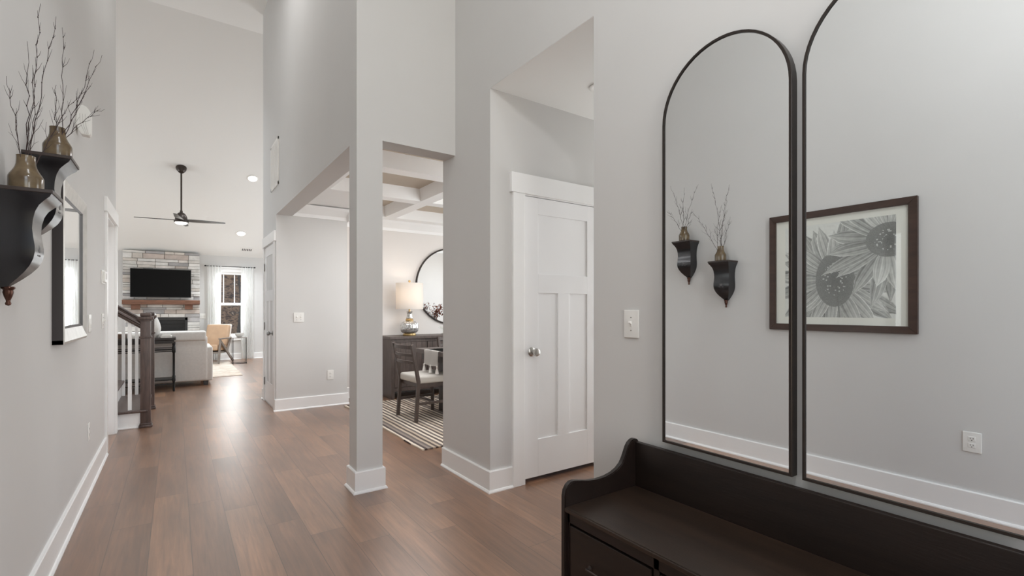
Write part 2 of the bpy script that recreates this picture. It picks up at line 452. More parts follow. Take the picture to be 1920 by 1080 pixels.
def lathe(bm, prof, cx=0, cy=0, seg=40, mtx=None, cap=True, flute=0, fdepth=0.0):
    """prof = [(radius, z)...] turned about a vertical axis"""
    t = bmesh.new()
    rings = []
    for r, z in prof:
        ring = []
        for i in range(seg):
            a = 2 * math.pi * i / seg
            rr = r
            if flute: rr = r * (1 - fdepth * (0.5 + 0.5 * math.cos(flute * a)))
            ring.append(t.verts.new((cx + rr * math.cos(a), cy + rr * math.sin(a), z)))
        rings.append(ring)
    for A, B in zip(rings, rings[1:]):
        for i in range(seg):
            t.faces.new((A[i], A[(i + 1) % seg], B[(i + 1) % seg], B[i]))
    if cap:
        if prof[0][0] > 1e-5: t.faces.new(rings[0][::-1])
        if prof[-1][0] > 1e-5: t.faces.new(rings[-1])
    bmesh.ops.remove_doubles(t, verts=t.verts, dist=1e-6)
    bmesh.ops.recalc_face_normals(t, faces=t.faces)
    merge(bm, t, mtx)
    return bm


def tube(bm, pts, rad, seg=8, cap=True):
    pts = [Vector(p) for p in pts]
    rads = rad if isinstance(rad, (list, tuple)) else [rad] * len(pts)
    t = bmesh.new(); rings = []
    up = None
    for i, p in enumerate(pts):
        d = (pts[min(i + 1, len(pts) - 1)] - pts[max(i - 1, 0)]).normalized()
        if up is None:
            up = d.orthogonal().normalized()
        else:
            up = (up - d * up.dot(d)).normalized()
        s = d.cross(up)
        rings.append([t.verts.new(p + (up * math.cos(2 * math.pi * k / seg) + s * math.sin(2 * math.pi * k / seg)) * rads[i]) for k in range(seg)])
    for A, B in zip(rings, rings[1:]):
        for k in range(seg):
            t.faces.new((A[k], A[(k + 1) % seg], B[(k + 1) % seg], B[k]))
    if cap:
        t.faces.new(rings[0][::-1]); t.faces.new(rings[-1])
    bmesh.ops.recalc_face_normals(t, faces=t.faces)
    merge(bm, t)
    return bm


def bar(bm, p, q, w, h, roll=0.0, bev=0.003):
    """a straight rectangular bar from p to q"""
    p, q = Vector(p), Vector(q); d = q - p
    t = bmesh.new(); box(t, -w / 2, w / 2, -h / 2, h / 2, 0, d.length, bev)
    mt = Matrix.Translation(p) @ d.to_track_quat('Z', 'Y').to_matrix().to_4x4() @ Matrix.Rotation(roll, 4, 'Z')
    bmesh.ops.transform(t, matrix=mt, verts=t.verts)
    merge(bm, t)
    return bm


def root_shift(parent):
    s = Vector((0, 0, 0)); p = parent
    while p is not None:
        s += Vector(p.location); p = p.parent
    return s


def obj(name, bm, m, parent=None, smooth=None, label=None):
    sh = root_shift(parent)
    if sh.length > 0: bmesh.ops.translate(bm, vec=-sh, verts=bm.verts)
    me = bpy.data.meshes.new(name); bm.to_mesh(me); bm.free()
    for f in (m if isinstance(m, list) else [m]): me.materials.append(M[f] if isinstance(f, str) else f)
    if smooth:
        me.polygons.foreach_set('use_smooth', [True] * len(me.polygons))
        me.set_sharp_from_angle(angle=R(smooth if smooth is not True else 40))
    o = bpy.data.objects.new(name, me); C.objects.link(o)
    if parent is not None: o.parent = parent
    if label: o['label'] = label
    return o


def tag(o, label, cat, group=None, kind=None):
    o['label'] = label; o['category'] = cat
    if group: o['group'] = group
    if kind: o['kind'] = kind
    return o


def thing(name, label, cat, loc=(0, 0, 0), group=None, rz=0):
    o = bpy.data.objects.new(name, None); C.objects.link(o)
    o.empty_display_size = .05
    o.location = loc; o.rotation_euler = (0, 0, rz)
    return tag(o, label, cat, group)


def struct(name, bm, m, label, cat, parent=None):
    o = obj(name, bm, m, parent)
    if parent is None:
        o['kind'] = 'structure'; o['label'] = label; o['category'] = cat
    return o


def copy_tree(o, parent=None):
    c = o.copy(); C.objects.link(c)
    if parent is not None: c.parent = parent
    for ch in [x for x in bpy.data.objects if x.parent == o]:
        copy_tree(ch, c)
    return c


# ------------------------------------------------------------------ the setting
XL, XR, XM = -0.486, 0.993, 1.733        # left wall, hall wall on the right, mirror wall
HC = 5.26                                 # foyer ceiling
YF = 13.52                                # living room far wall
RY0, RZ1 = 7.9, 2.50                      # vault starts / wall plate height at the far wall

b = bm_new(); box(b, -5.2, 5.8, -2.7, 13.7, -.12, 0)
struct('floor', b, 'floor', 'brown wood plank floor running through hall and rooms', 'floor')

b = bm_new()
box(b, XL - .13, XL, -2.6, 5.37, 0, HC); box(b, XL - .13, XL, 5.37, 6.13, 2.05, HC); box(b, XL - .13, XL, 6.13, 6.25, 0, HC)
struct('wall_left', b, 'wall', 'greige hall wall with the corbel shelves and small mirror', 'wall')

b = bm_new()
box(b, XM, XM + .13, -2.6, -2.0, 0, HC); box(b, XM, XM + .13, -2.0, -.9, 0, .57); box(b, XM, XM + .13, -2.0, -.9, 2.33, HC); box(b, XM, XM + .13, -.9, 1.76, 0, HC); box(b, XM, XM + .13, 1.76, 2.735, 2.71, HC); box(b, XM, XM + .13, 2.735, 3.43, 0, HC)
struct('wall_right', b, 'wall', 'greige wall carrying the arched mirrors and closet recess', 'wall')

b = bm_new()
box(b, XR, 1.17, 3.228, 6.35, 2.36, HC)
box(b, XR, 1.83, 6.35, 6.47, 0, HC); box(b, XR, 1.13, 6.47, 7.38, 0, HC)
box(b, 1.17, XM, 3.228, 3.392, 2.385, HC)
struct('wall_hall', b, 'wall', 'greige hall wall and headers over the dining room openings', 'wall')

b = bm_new(); box(b, XR, 1.170, 3.228, 3.392, 0, 2.36)
struct('column', b, 'wall', 'square greige drywall column between the dining openings', 'column')

# closet recess
b = bm_new()
box(b, XM + .13, 2.0, 2.735, 2.86, 0, 2.71); box(b, 2.0, 2.74, 2.735, 2.86, 2.04, 2.71); box(b, 2.74, 4.7, 2.735, 2.86, 0, 2.71)
box(b, 4.58, 4.7, 1.64, 2.735, 0, 2.71); box(b, XM + .13, 4.7, 1.64, 1.76, 0, 2.71)
struct('wall_closet', b, 'wall', 'greige recess walls around the white closet door', 'wall')
b = bm_new(); box(b, XM + .13, 4.7, 1.64, 2.86, 2.71, 2.83); box(b, XM + .001, XM + .13, 1.761, 2.734, 2.7085, 2.72)
struct('ceiling_recess', b, 'ceiling', 'low white ceiling over the closet recess', 'ceiling')

# entry wall behind the camera
b = bm_new()
box(b, XL - .13, -.25, -2.7, -2.6, 0, HC); box(b, 1.5, XM + .13, -2.7, -2.6, 0, HC)
box(b, -.25, 1.5, -2.7, -2.6, 4.2, HC); box(b, -.25, 1.5, -2.7, -2.6, 0, .45)
struct('wall_front', b, 'wall', 'greige entry wall with tall window behind the viewer', 'wall')
b = bm_new()
for x0, x1 in ((-.25, -.19), (.595, .655), (1.44, 1.5)): box(b, x0, x1, -2.68, -2.62, .45, 4.2)
for z0 in (.45, 2.1, 4.14): box(b, -.25, 1.5, -2.675, -2.625, z0, z0 + .06)
struct('window_2', b, 'trim', 'white tall entry window frame behind the viewer', 'window')

b = bm_new(); box(b, XL - .13, XM + .13, -2.7, RY0, HC, HC + .12)
box(b, XM + .13, 1.9, -2.7, -2.6, 0, .1)
box(b, -5.2, XL - .13, 6.2, RY0, HC, HC + .12); box(b, XM + .13, 5.8, 7.2, RY0, HC, HC + .12)
struct('ceiling', b, 'ceiling', 'high flat ceiling over the foyer and hall', 'ceiling')
b = bm_new()
prism(b, [(RY0, HC), (YF + .1, RZ1 - .049), (YF + .1, RZ1 + .09), (RY0, HC + .13)], 'x', -5.2, 5.8)
struct('ceiling_vault', b, 'ceiling', 'sloped white ceiling of the living room', 'ceiling')

# living room walls
WX0, WX1, WZ0, WZ1 = .83, 1.40, .56, 2.12
b = bm_new()
box(b, -5.2, WX0, YF, YF + .12, 0, RZ1 + .05); box(b, WX1, 5.8, YF, YF + .12, 0, RZ1 + .05)
box(b, WX0, WX1, YF, YF + .12, 0, WZ0); box(b, WX0, WX1, YF, YF + .12, WZ1, RZ1 + .05)
struct('wall_far', b, 'wall', 'pale grey living room end wall around fireplace and window', 'wall')
b = bm_new()
prism(b, [(6.2, 0), (13.62, 0), (13.62, 2.55), (RY0, HC + .1), (6.2, HC + .1)], 'x', -5.2, -5.08)
struct('wall_living_left', b, 'wall', 'left wall of the living room out of view', 'wall')
b = bm_new()
prism(b, [(7.38, 0), (13.62, 0), (13.62, 2.55), (RY0, HC + .1), (7.38, HC + .1)], 'x', 4.5, 4.62)
struct('wall_living_right', b, 'wall', 'right wall of the living room out of view', 'wall')
b = bm_new(); box(b, 1.13, 4.6, 7.26, 7.38, 0, HC)
struct('wall_living_near', b, 'wall', 'living room wall backing onto the dining room', 'wall')
b = bm_new(); box(b, -5.2, XL - .13, 6.1, 6.2, 0, HC)
struct('wall_stair', b, 'wall', 'stairwell wall behind the hall', 'wall')

b = bm_new()  # invented window, out of view, made to carry the side fill
for y0, y1 in ((-2.0, -1.94), (-.96, -.9)): box(b, XM + .06, XM + .12, y0, y1, .57, 2.33)
for z0 in (.57, 1.42, 2.27): box(b, XM + .06, XM + .12, -1.94, -.96, z0, z0 + .06)
struct('side_fill_window', b, 'trim', 'white side window frame added unseen behind the viewer for the fill light', 'window')

# dining room walls and coffered ceiling
b = bm_new()
box(b, 1.83, 5.6, 6.76, 6.88, 0, 2.75); box(b, 1.71, 1.83, 6.47, 6.88, 0, 2.75)
box(b, 5.5, 5.62, 3.3, 3.9, 0, 2.75); box(b, 5.5, 5.62, 6.1, 6.88, 0, 2.75)
box(b, 5.5, 5.62, 3.9, 6.1, 0, .7); box(b, 5.5, 5.62, 3.9, 6.1, 2.4, 2.75)
box(b, XM + .13, 5.6, 3.31, 3.43, 0, 2.75)
struct('wall_dining', b, 'wall_light', 'warm white dining room walls behind sideboard', 'wall')
b = bm_new()
for y0, y1 in ((3.9, 3.97), (4.97, 5.03), (6.03, 6.1)): box(b, 5.53, 5.59, y0, y1, .7, 2.4)
for z0 in (.7, 1.52, 2.33): box(b, 5.535, 5.585, 3.9, 6.1, z0, z0 + .07)
struct('window_3', b, 'trim', 'white dining room window frame out of view', 'window')
ZC, ZB = 2.64, 2.50
b = bm_new(); box(b, 1.13, 5.6, 3.36, 6.88, ZC, ZC + .1)
struct('ceiling_dining', b, 'tan_ceiling', 'taupe painted panels of the coffered dining ceiling', 'ceiling')
b = bm_new()
def beamx(y0, y1, s0=.03, s1=.03):
    prism(b, [(y0, ZB), (y1, ZB), (y1 + s1 * .35, ZB + .05), (y1 + s1, ZC), (y0 - s0, ZC), (y0 - s0 * .35, ZB + .05)], 'x', 1.16, 5.5)
def beamy(x0, x1, s0=.03, s1=.03):
    prism(b, [(x0, ZB - .0008), (x1, ZB - .0008), (x1 + s1 * .35, ZB + .05), (x1 + s1, ZC), (x0 - s0, ZC), (x0 - s0 * .35, ZB + .05)], 'y', 3.42, 6.76)
beamx(4.20, 4.37); beamx(5.30, 5.47); beamx(6.47, 6.755, .03, 0); beamx(3.43, 3.52, 0, .03)
beamy(2.386, 2.537); beamy(3.50, 3.65); beamy(4.62, 4.77); beamy(1.165, 1.35, 0, .03); beamy(5.38, 5.5, .03, 0)
box(b, 1.165, 1.93, 5.49, 6.352, ZB + .012, ZC)
# crown on the walls
prism(b, [(6.76, 2.36), (6.742, 2.36), (6.735, 2.40), (6.68, 2.47), (6.66, ZB + .002), (6.76, ZB + .002)], 'x', 1.83, 5.5)
prism(b, [(6.35, 2.36), (6.332, 2.36), (6.325, 2.40), (6.27, 2.47), (6.25, ZB + .002), (6.35, ZB + .002)], 'x', 1.165, 1.83)
prism(b, [(1.83, 2.36), (1.848, 2.36), (1.855, 2.40), (1.91, 2.47), (1.93, ZB + .002), (1.83, ZB + .002)], 'y', 6.27, 6.755)
struct('trim_1', b, 'trim', 'white coffer beams and crown of the dining ceiling', 'trim')


# baseboards (board + shoe), mitred round the corners; the room lies on the right-hand side of the path
BASE = [(-.002, 0), (.028, 0), (.028, .007), (.022, .016), (.016, .018), (.016, .139), (.012, .145), (-.002, .145)]
def base_run(pts, closed=False):
    bm = bm_new(); n = len(pts); rings = []
    P = [Vector(p) for p in pts]
    for i in range(n):
        dirs = []
        if closed or i > 0: dirs.append((P[i] - P[i - 1]).normalized())
        if closed or i < n - 1: dirs.append((P[(i + 1) % n] - P[i]).normalized())
        nr = [Vector((d.y, -d.x)) for d in dirs]
        m = nr[0] if len(nr) == 1 else (nr[0] + nr[1]) / (1 + nr[0].dot(nr[1]))
        rings.append([bm.verts.new((P[i].x + m.x * u, P[i].y + m.y * u, v)) for u, v in BASE])
    k = len(BASE)
    for i in range(n if closed else n - 1):
        A, B = rings[i], rings[(i + 1) % n]
        for q in range(k): bm.faces.new((A[q], A[(q + 1) % k], B[(q + 1) % k], B[q]))
    if not closed: bm.faces.new(rings[0]); bm.faces.new(rings[-1][::-1])
    bmesh.ops.recalc_face_normals(bm, faces=bm.faces)
    return bm
def bb(name, label, pts, closed=False): struct(name, base_run(pts, closed), 'trim', label, 'baseboard')
bb('baseboard_left', 'white baseboard along the left hall wall', [(XL, -2.6), (XL, 5.285)])
bb('baseboard_mirror', 'white baseboard behind the dark bench', [(XM, 1.759), (XM, -2.6)])
bb('baseboard_right', 'white baseboard wrapping the pier left of closet door', [(XM, 3.42), (XM, 2.735), (1.905, 2.735)])
bb('baseboard_column', 'white baseboard boxed around the square column', [(XR, 3.228), (1.17, 3.228), (1.17, 3.392), (XR, 3.392)], True)
bb('baseboard_dining', 'white baseboard along the dining room walls', [(XR, 6.374), (XR, 6.35), (1.83, 6.35), (1.83, 6.76), (5.49, 6.76)])
bb('baseboard_far', 'white baseboard of living room end wall', [(.476, YF), (4.5, YF)])
bb('baseboard_hall', 'short white baseboard at the far end of the hall wall', [(XR, 7.38), (XR, 7.30)])

# left doorway casing
b = bm_new()
box(b, XL, XL + .018, 5.285, 5.375, 0, 2.05, .003); box(b, XL, XL + .018, 6.13, 6.22, 0, 2.05, .003)
box(b, XL, XL + .022, 5.262, 6.242, 2.05, 2.175, .003)
box(b, XL - .13, XL, 5.37, 5.385, 0, 2.05); box(b, XL - .13, XL, 6.115, 6.13, 0, 2.05); box(b, XL - .13, XL, 5.385, 6.115, 2.035, 2.05)
struct('trim_2', b, 'trim', 'white door casing at the end of left wall', 'trim')
b = bm_new(); box(b, XL - .12, XL - .085, 5.39, 6.11, .012, 2.032, .002)  # unseen slab added to stop light leaking through the doorway
struct('doorway_seal', b, 'door', 'white unseen door slab added to close off the left casing', 'door')


# three-panel craftsman door built in the local plane (u along width, v up, front at w=0, thickness to +w)
def craftsman(u0, u1, v0, v1, place):
    bm = bm_new()
    st = .118; W = u1 - u0
    mid = (u0 + u1) / 2
    def bx(a0, a1, c0, c1, w0, w1, bev=.0):
        t = bmesh.new(); box(t, a0, a1, w0, w1, c0, c1, bev)
        merge(bm, t, place)
    bx(u0, u1, v0, v1, .008, .036)                       # core = panels
    bx(u0, u0 + st, v0, v1, 0, .0095, .0015); bx(u1 - st, u1, v0, v1, 0, .0095, .0015)
    lockz0, lockz1 = v0 + 1.31, v0 + 1.445
    bx(u0 + st, u1 - st, v1 - st, v1, 0, .0095, .0015)
    bx(u0 + st, u1 - st, lockz0, lockz1, 0, .0095, .0015)
    bx(u0 + st, u1 - st, v0, v0 + .265, 0, .0095, .0015)
    bx(mid - .055, mid + .055, v0 + .265, lockz0, 0, .0095, .0015)
    return bm


def knob_bm(place):
    bm = bm_new(); t = bmesh.new()
    lathe(t, [(.0, 0), (.033, 0), (.033, .004), (.026, .010), (.012, .014), (.011, .034), (.017, .038), (.026, .046), (.0285, .056), (.025, .066), (.014, .071), (0, .072)], seg=32)
    merge(bm, t, place)
    return bm


def hinge_bm(place):
    bm = bm_new(); t = bmesh.new()
    box(t, -.004, .004, -.006, .004, -.045, .045, .001)
    lathe(t, [(0, -.05), (.0065, -.05), (.0065, .05), (0, .05)], cy=-.006, seg=12)
    merge(bm, t, place); return bm

# closet door
pl = Matrix.Translation((0, 2.722, 0))
d1 = struct('door_1', craftsman(2.012, 2.728, .033, 2.022, pl), 'door', 'white three-panel closet door in the recess', 'door')
obj('door_knob', knob_bm(Matrix.Translation((2.072, 2.722, .925)) @ Matrix.Rotation(R(90), 4, 'X')), 'silver', d1, True, 'satin nickel round door knob')
for z in (.30, 1.06, 1.80):
    obj('hinge', hinge_bm(Matrix.Translation((2.731, 2.716, z))), 'hinge', d1, True)
b = bm_new()
box(b, 1.905, 2.0, 2.71, 2.735, 0, 2.035, .003); box(b, 2.74, 2.835, 2.71, 2.735, 0, 2.035, .003)
box(b, 1.888, 2.852, 2.705, 2.735, 2.035, 2.172, .003)
box(b, 1.998, 2.010, 2.714, 2.86, 0, 2.035); box(b, 2.730, 2.742, 2.722, 2.86, 0, 2.035); box(b, 2.0, 2.74, 2.722, 2.86, 2.026, 2.038)
struct('trim_3', b, 'trim', 'white craftsman casing around the closet door', 'trim')

# hall door on the right wall
pl = Matrix(((0, -1, 0, 0), (-1, 0, 0, 0), (0, 0, 1, 0), (0, 0, 0, 1)))   # u -> -y, w -> -x ... corrected below
pl = Matrix(((0, 1, 0, XR - .004), (1, 0, 0, 0), (0, 0, 1, 0), (0, 0, 0, 1)))   # (u, w, v) -> (x=w+XR, y=u, z=v)
d2 = struct('door_2', craftsman(6.47, 7.18, .02, 2.03, pl), 'door', 'white three-panel door in the right hall wall', 'door')
obj('door_knob', knob_bm(Matrix.Translation((XR - .004, 6.535, .93)) @ Matrix.Rotation(R(-90), 4, 'Y')), 'hinge', d2, True, 'pewter round door knob')
for z in (.27, 1.0, 1.78):
    obj('hinge', hinge_bm(Matrix.Translation((XR - .006, 7.186, z)) @ Matrix.Rotation(R(-90), 4, 'Z')), 'hinge', d2, True)
b = bm_new()
box(b, XR - .018, XR, 6.372, 6.462, 0, 2.045, .003); box(b, XR - .018, XR, 7.19, 7.28, 0, 2.045, .003)
box(b, XR - .024, XR, 6.352, 7.30, 2.045, 2.17, .003)
struct('trim_4', b, 'trim', 'white casing around the right hall door', 'trim')


# far window
w1 = bm_new()
for x0, x1 in ((WX0, WX0 + .06), (WX1 - .06, WX1)): box(w1, x0, x1, YF + .01, YF + .09, WZ0, WZ1, .003)
for z0, z1 in ((WZ0, WZ0 + .06), (1.315, 1.375), (WZ1 - .06, WZ1)): box(w1, WX0, WX1, YF + .012, YF + .085, z0, z1, .003)
for x in (.965, 1.195): box(w1, x - .010, x + .010, YF + .03, YF + .06, 1.375, WZ1 - .06)
box(w1, WX0 - .09, WX0, YF - .018, YF, WZ0 - .1, WZ1 + .12, .003); box(w1, WX1, WX1 + .09, YF - .018, YF, WZ0 - .1, WZ1 + .12, .003)
box(w1, WX0 - .09, WX1 + .09, YF - .02, YF, WZ1, WZ1 + .12, .003); box(w1, WX0 - .1, WX1 + .1, YF - .03, YF, WZ0 - .1, WZ0, .003)
win = struct('window_1', w1, 'trim', 'white double-hung living room window between sheer curtains', 'window')
b = bm_new(); box(b, WX0 + .05, WX1 - .05, YF + .042, YF + .047, WZ0 + .05, WZ1 - .05)
obj('pane', b, 'glass', win)


# outside: wooded bank behind the window
def hill():
    bm = bm_new(); nx, ny = 40, 30
    g = []
    for j in range(ny):
        row = []
        for i in range(nx):
            x = -8 + 20 * i / (nx - 1); y = 15.5 + 14 * j / (ny - 1)
            z = -.4 + max(0, (y - 16.5)) * .62 + .22 * noise.noise(Vector((x * .6, y * .6, 0)))
            row.append(bm.verts.new((x, y, z)))
        g.append(row)
    for j in range(ny - 1):
        for i in range(nx - 1):
            bm.faces.new((g[j][i], g[j][i + 1], g[j + 1][i + 1], g[j + 1][i]))
    return bm
h = obj('hillside', hill(), 'hill', None, True); h['kind'] = 'structure'; h['label'] = 'brown leaf-covered bank outside the window'; h['category'] = 'hillside'
b = bm_new()
pts = []
for i in range(14):
    a = i / 13
    pts.append((2.2 + 1.4 * a * a * 1.2, 21.2 - 2.2 * math.sin(a * 2.2) + .8 * a, 2.62 + .2 * math.cos(a * 3)))
tube(b, pts, .11, 8)
tag(obj('curb', b, 'concrete', None, True), 'pale curved curb on the leafy bank outside the window', 'curb')
for (x, y, r0, lean, lab) in ((1.62, 17.6, .05, .10, 'thin bare tree trunk outside the window, leftmost between the curtains'), (1.88, 18.4, .035, -.08, 'slim leaning sapling outside the window, right of the middle muntin')):
    b = bm_new()
    z0 = -.4 + max(0, (y - 16.5)) * .62 - .2
    tube(b, [(x + lean * k * .9, y, z0 + k * .9) for k in range(8)], [r0 * (1 - .08 * k) for k in range(8)], 8)
    for k in (3, 4, 5, 6):
        a = random.uniform(0, 6.28)
        p0 = Vector((x + lean * k * .9, y, z0 + k * .9))
        tube(b, [p0, p0 + Vector((math.cos(a) * .4, math.sin(a) * .3, .35)), p0 + Vector((math.cos(a) * .8, math.sin(a) * .6, .95))], [r0 * .4, r0 * .3, r0 * .12], 6)
    tag(obj('bare_tree', b, 'bark_grey', None, True), lab, 'tree')


# ------------------------------------------------------------------ bench
BY1, BY0 = 1.462, -0.30                  # far end, near end
bench = thing('hall_bench', 'dark espresso wooden storage bench with scrolled end below the arched mirrors', 'bench', (1.48, .58, 0))
prof = [(1.258, 0), (1.258, .490), (1.263, .513), (1.276, .531), (1.292, .541), (1.312, .542), (1.345, .536), (1.39, .526), (1.44, .521),
        (1.49, .523), (1.53, .531), (1.56, .543), (1.585, .561), (1.60, .582), (1.612, .605), (1.622, .626), (1.635, .643), (1.652, .653),
        (1.668, .656), (1.684, .652), (1.694, .640), (1.700, .62), (1.700, 0)]
for y0, y1 in ((BY1 - .026, BY1), (BY0, BY0 + .026)):
    b = bm_new(); prism(b, prof, 'y', y0, y1, bev=.004, seg=2)
    obj('end_panel', b, 'espresso', bench, 30)
yi0, yi1 = BY0 + .026, BY1 - .026
b = bm_new(); box(b, 1.667, 1.692, yi0, yi1, .44, .642, .003)
obj('back_panel', b, 'espresso', bench)
b = bm_new(); box(b, 1.262, 1.667, yi0, yi1, .428, .450, .003); box(b, 1.255, 1.262, yi0, yi1, .434, .447, .002)
obj('seat_lid', b, 'espresso_seat', bench, label='worn brown-black wooden seat')
b = bm_new()
box(b, 1.285, 1.69, yi0, yi1, .06, .428); box(b, 1.272, 1.287, yi0, yi1, .388, .428, .002); box(b, 1.272, 1.287, yi0, yi1, .06, .10, .002)
nd = 4; step = (yi1 - yi0) / nd
for k in range(nd + 1):
    yc = yi0 + k * step
    box(b, 1.272, 1.287, max(yi0, yc - .012), min(yi1, yc + .012), .06, .428, .002)
for y0, y1 in ((yi0, yi0 + .06), (yi1 - .06, yi1)): box(b, 1.30, 1.66, y0, y1, 0, .06)
obj('carcass', b, 'espresso', bench)
for k in range(nd):
    y0, y1 = yi0 + k * step + .018, yi0 + (k + 1) * step - .018
    b = bm_new(); box(b, 1.268, 1.284, y0, y1, .106, .382, .003)
    dr = obj('drawer', b, 'espresso', bench)
    yc = (y0 + y1) / 2
    b = bm_new()
    pts = [(1.262, yc - .085, .262), (1.246, yc - .083, .268)] + [(1.243, yc - .08 + .16 * i / 8, .268 - .0) for i in range(9)] + [(1.246, yc + .083, .268), (1.262, yc + .085, .262)]
    tube(b, pts, .0035, 8)
    for s in (-1, 1):
        lathe(b, [(0, 0), (.010, 0), (.010, .003), (.005, .006), (.004, .012), (0, .013)], seg=16,
              mtx=Matrix.Translation((1.269, yc + s * .085, .262)) @ Matrix.Rotation(R(-90), 4, 'Y'))
    obj('handle', b, 'iron_bronze', dr, True, 'slim bronze bail handle')


# ------------------------------------------------------------------ arched mirrors on the right wall
def arch_outline(y0, y1, z0, ztop, n=28):
    r = (y1 - y0) / 2; yc = (y0 + y1) / 2; zs = ztop - r
    pts = [(y0, z0), (y1, z0)]
    for i in range(n + 1):
        a = math.pi * i / n
        pts.append((yc + r * math.cos(a), zs + r * math.sin(a)))
    return pts
def arched_mirror(y0, y1, z0, zt, label):
    t = thing('arched_mirror', label, 'mirror', (XM - .018, (y0 + y1) / 2, z0), 'arched mirrors over the bench')
    out = arch_outline(y0, y1, z0, zt); fw = .0095
    inn = arch_outline(y0 + fw, y1 - fw, z0 + fw, zt - fw)
    bm = bm_new(); t2 = bmesh.new()
    xa, xb, xg = XM - .038, XM - .0005, XM - .034
    rings = []
    for pts, x in ((out, xb), (out, xa + .002), ([(p[0] * .85 + q[0] * .15, p[1] * .85 + q[1] * .15) for p, q in zip(out, inn)], xa), (inn, xa), (inn, xg)):
        rings.append([t2.verts.new((x, u, v)) for u, v in pts])
    k = len(out)
    for A, B in zip(rings, rings[1:]):
        for i in range(k):
            t2.faces.new((A[i], A[(i + 1) % k], B[(i + 1) % k], B[i]))
    bmesh.ops.recalc_face_normals(t2, faces=t2.faces)
    merge(bm, t2)
    obj('frame', bm, 'bronze_frame', t, 25, 'thin dark bronze frame')
    bm = bm_new()
    f = bm.faces.new([bm.verts.new((xg + .001, u, v)) for u, v in inn])
    bmesh.ops.recalc_face_normals(bm, faces=bm.faces)
    ext = bmesh.ops.extrude_face_region(bm, geom=bm.faces[:])
    bmesh.ops.translate(bm, vec=(.004, 0, 0), verts=[v for v in ext['geom'] if isinstance(v, bmesh.types.BMVert)])
    bmesh.ops.recalc_face_normals(bm, faces=bm.faces)
    obj('mirror_glass', bm, 'mirror', t)
    return t
arched_mirror(.789, 1.314, .665, 2.265, 'tall arched wall mirror in thin dark frame, the farther one beside the light switch')
arched_mirror(.232, .757, .665, 2.265, 'tall arched wall mirror in thin dark frame, the nearer one cut by right edge')


# ------------------------------------------------------------------ plates: switches, outlets
def plate_local(w, h, toggles=0, outlets=0, rocker=0):
    """plate in local coords: faces -y, centred on the origin; returns list of (name, bmesh, material)"""
    out = []
    p = bm_new(); box(p, -w / 2, w / 2, -.006, 0, -h / 2, h / 2, .0028, 3)
    out.append(('plate', p, 'plate'))
    for i in range(toggles):
        x = (i - (toggles - 1) / 2) * .046
        t = bm_new(); box(t, x - .0055, x + .0055, -.0075, -.005, -.013, .013, .001)
        t2 = bmesh.new(); box(t2, -.0045, .0045, -.018, 0, -.005, .005, .0015)
        merge(t, t2, Matrix.Translation((x, -.004, .002)) @ Matrix.Rotation(R(-25), 4, 'X'))
        out.append(('toggle', t, 'plate'))
        for z in (-.03, .03):
            s = bm_new()
            lathe(s, [(0, 0), (.0028, 0), (.0025, .0012), (0, .0014)], seg=12, mtx=Matrix.Translation((x, -.0058, z)) @ Matrix.Rotation(R(90), 4, 'X'))
            out.append(('screw', s, 'slot'))
    for i in range(rocker):
        x = (i - (rocker - 1) / 2) * .046
        t = bm_new(); box(t, x - .016, x + .016, -.0085, -.005, -.033, .033, .0015)
        out.append(('rocker', t, 'plate'))
    if outlets:
        for z in (-.0195, .0195):
            t = bm_new(); box(t, -.0165, .0165, -.0078, -.005, z - .0135, z + .0135, .0035, 3)
            out.append(('receptacle', t, 'plate'))
            q = bm_new(); box(q, -.0078, -.0052, -.0083, -.006, z - .001, z + .0075); out.append(('+slot', q, 'slot'))
            q = bm_new(); box(q, .0052, .0078, -.0083, -.006, z - .001, z + .0065); out.append(('+slot', q, 'slot'))
            q = bm_new(); lathe(q, [(0, 0), (.0026, 0), (.0026, .002), (0, .002)], seg=10, mtx=Matrix.Translation((0, -.0063, z - .0075)) @ Matrix.Rotation(R(90), 4, 'X')); out.append(('+slot', q, 'slot'))
    return out
def plate(name, label, cat, loc, rz, w=.075, h=.118, group=None, **kw):
    t = thing(name, label, cat, (0, 0, 0), group)
    last = t
    for nm, bm, m in plate_local(w, h, **kw):
        if nm[0] == '+': obj(nm[1:], bm, m, last, 40)
        else: last = obj(nm, bm, m, t, 40)
    t.location = loc; t.rotation_euler = (0, 0, rz)
    return t
RFACE, LFACE, FFACE = R(-90), R(90), 0     # on the right wall (faces -x), on the left wall (faces +x), faces the camera (-y)
plate('light_switch', 'white single toggle switch on the wall left of the arched mirrors', 'light switch', (XM - .0005, 1.512, 1.16), RFACE, .088, .128, toggles=1)
plate('light_switch', 'white double toggle switch on the dining end wall', 'light switch', (1.245, 6.3495, 1.125), FFACE, .118, .118, toggles=2)
plate('wall_outlet', 'white outlet low on the dining end wall under the double switch', 'outlet', (1.62, 6.3495, .392), FFACE, .078, .12, outlets=1)
plate('wall_outlet', 'white outlet low on the left wall, seen edge-on near the hall doorway', 'outlet', (XL + .0005, 4.36, .39), LFACE, outlets=1)
plate('wall_outlet', 'white outlet on the grey wall reflected in the nearer arched mirror', 'outlet', (XL + .0005, .785, .437), LFACE, .084, .12, outlets=1)
plate('light_switch', 'white switch plate on left wall just beyond the small mirror', 'light switch', (XL + .0005, 4.41, 1.13), LFACE, .118, .12, rocker=2)
plate('light_switch', 'white switch plate on left wall beneath the thermostat', 'light switch', (XL + .0005, 5.145, 1.13), LFACE, .118, .118, toggles=2)
plate('light_switch', 'white switch plate on living room wall between fireplace and curtain', 'light switch', (.538, YF - .0005, 1.06), FFACE, .115, .118, toggles=2)

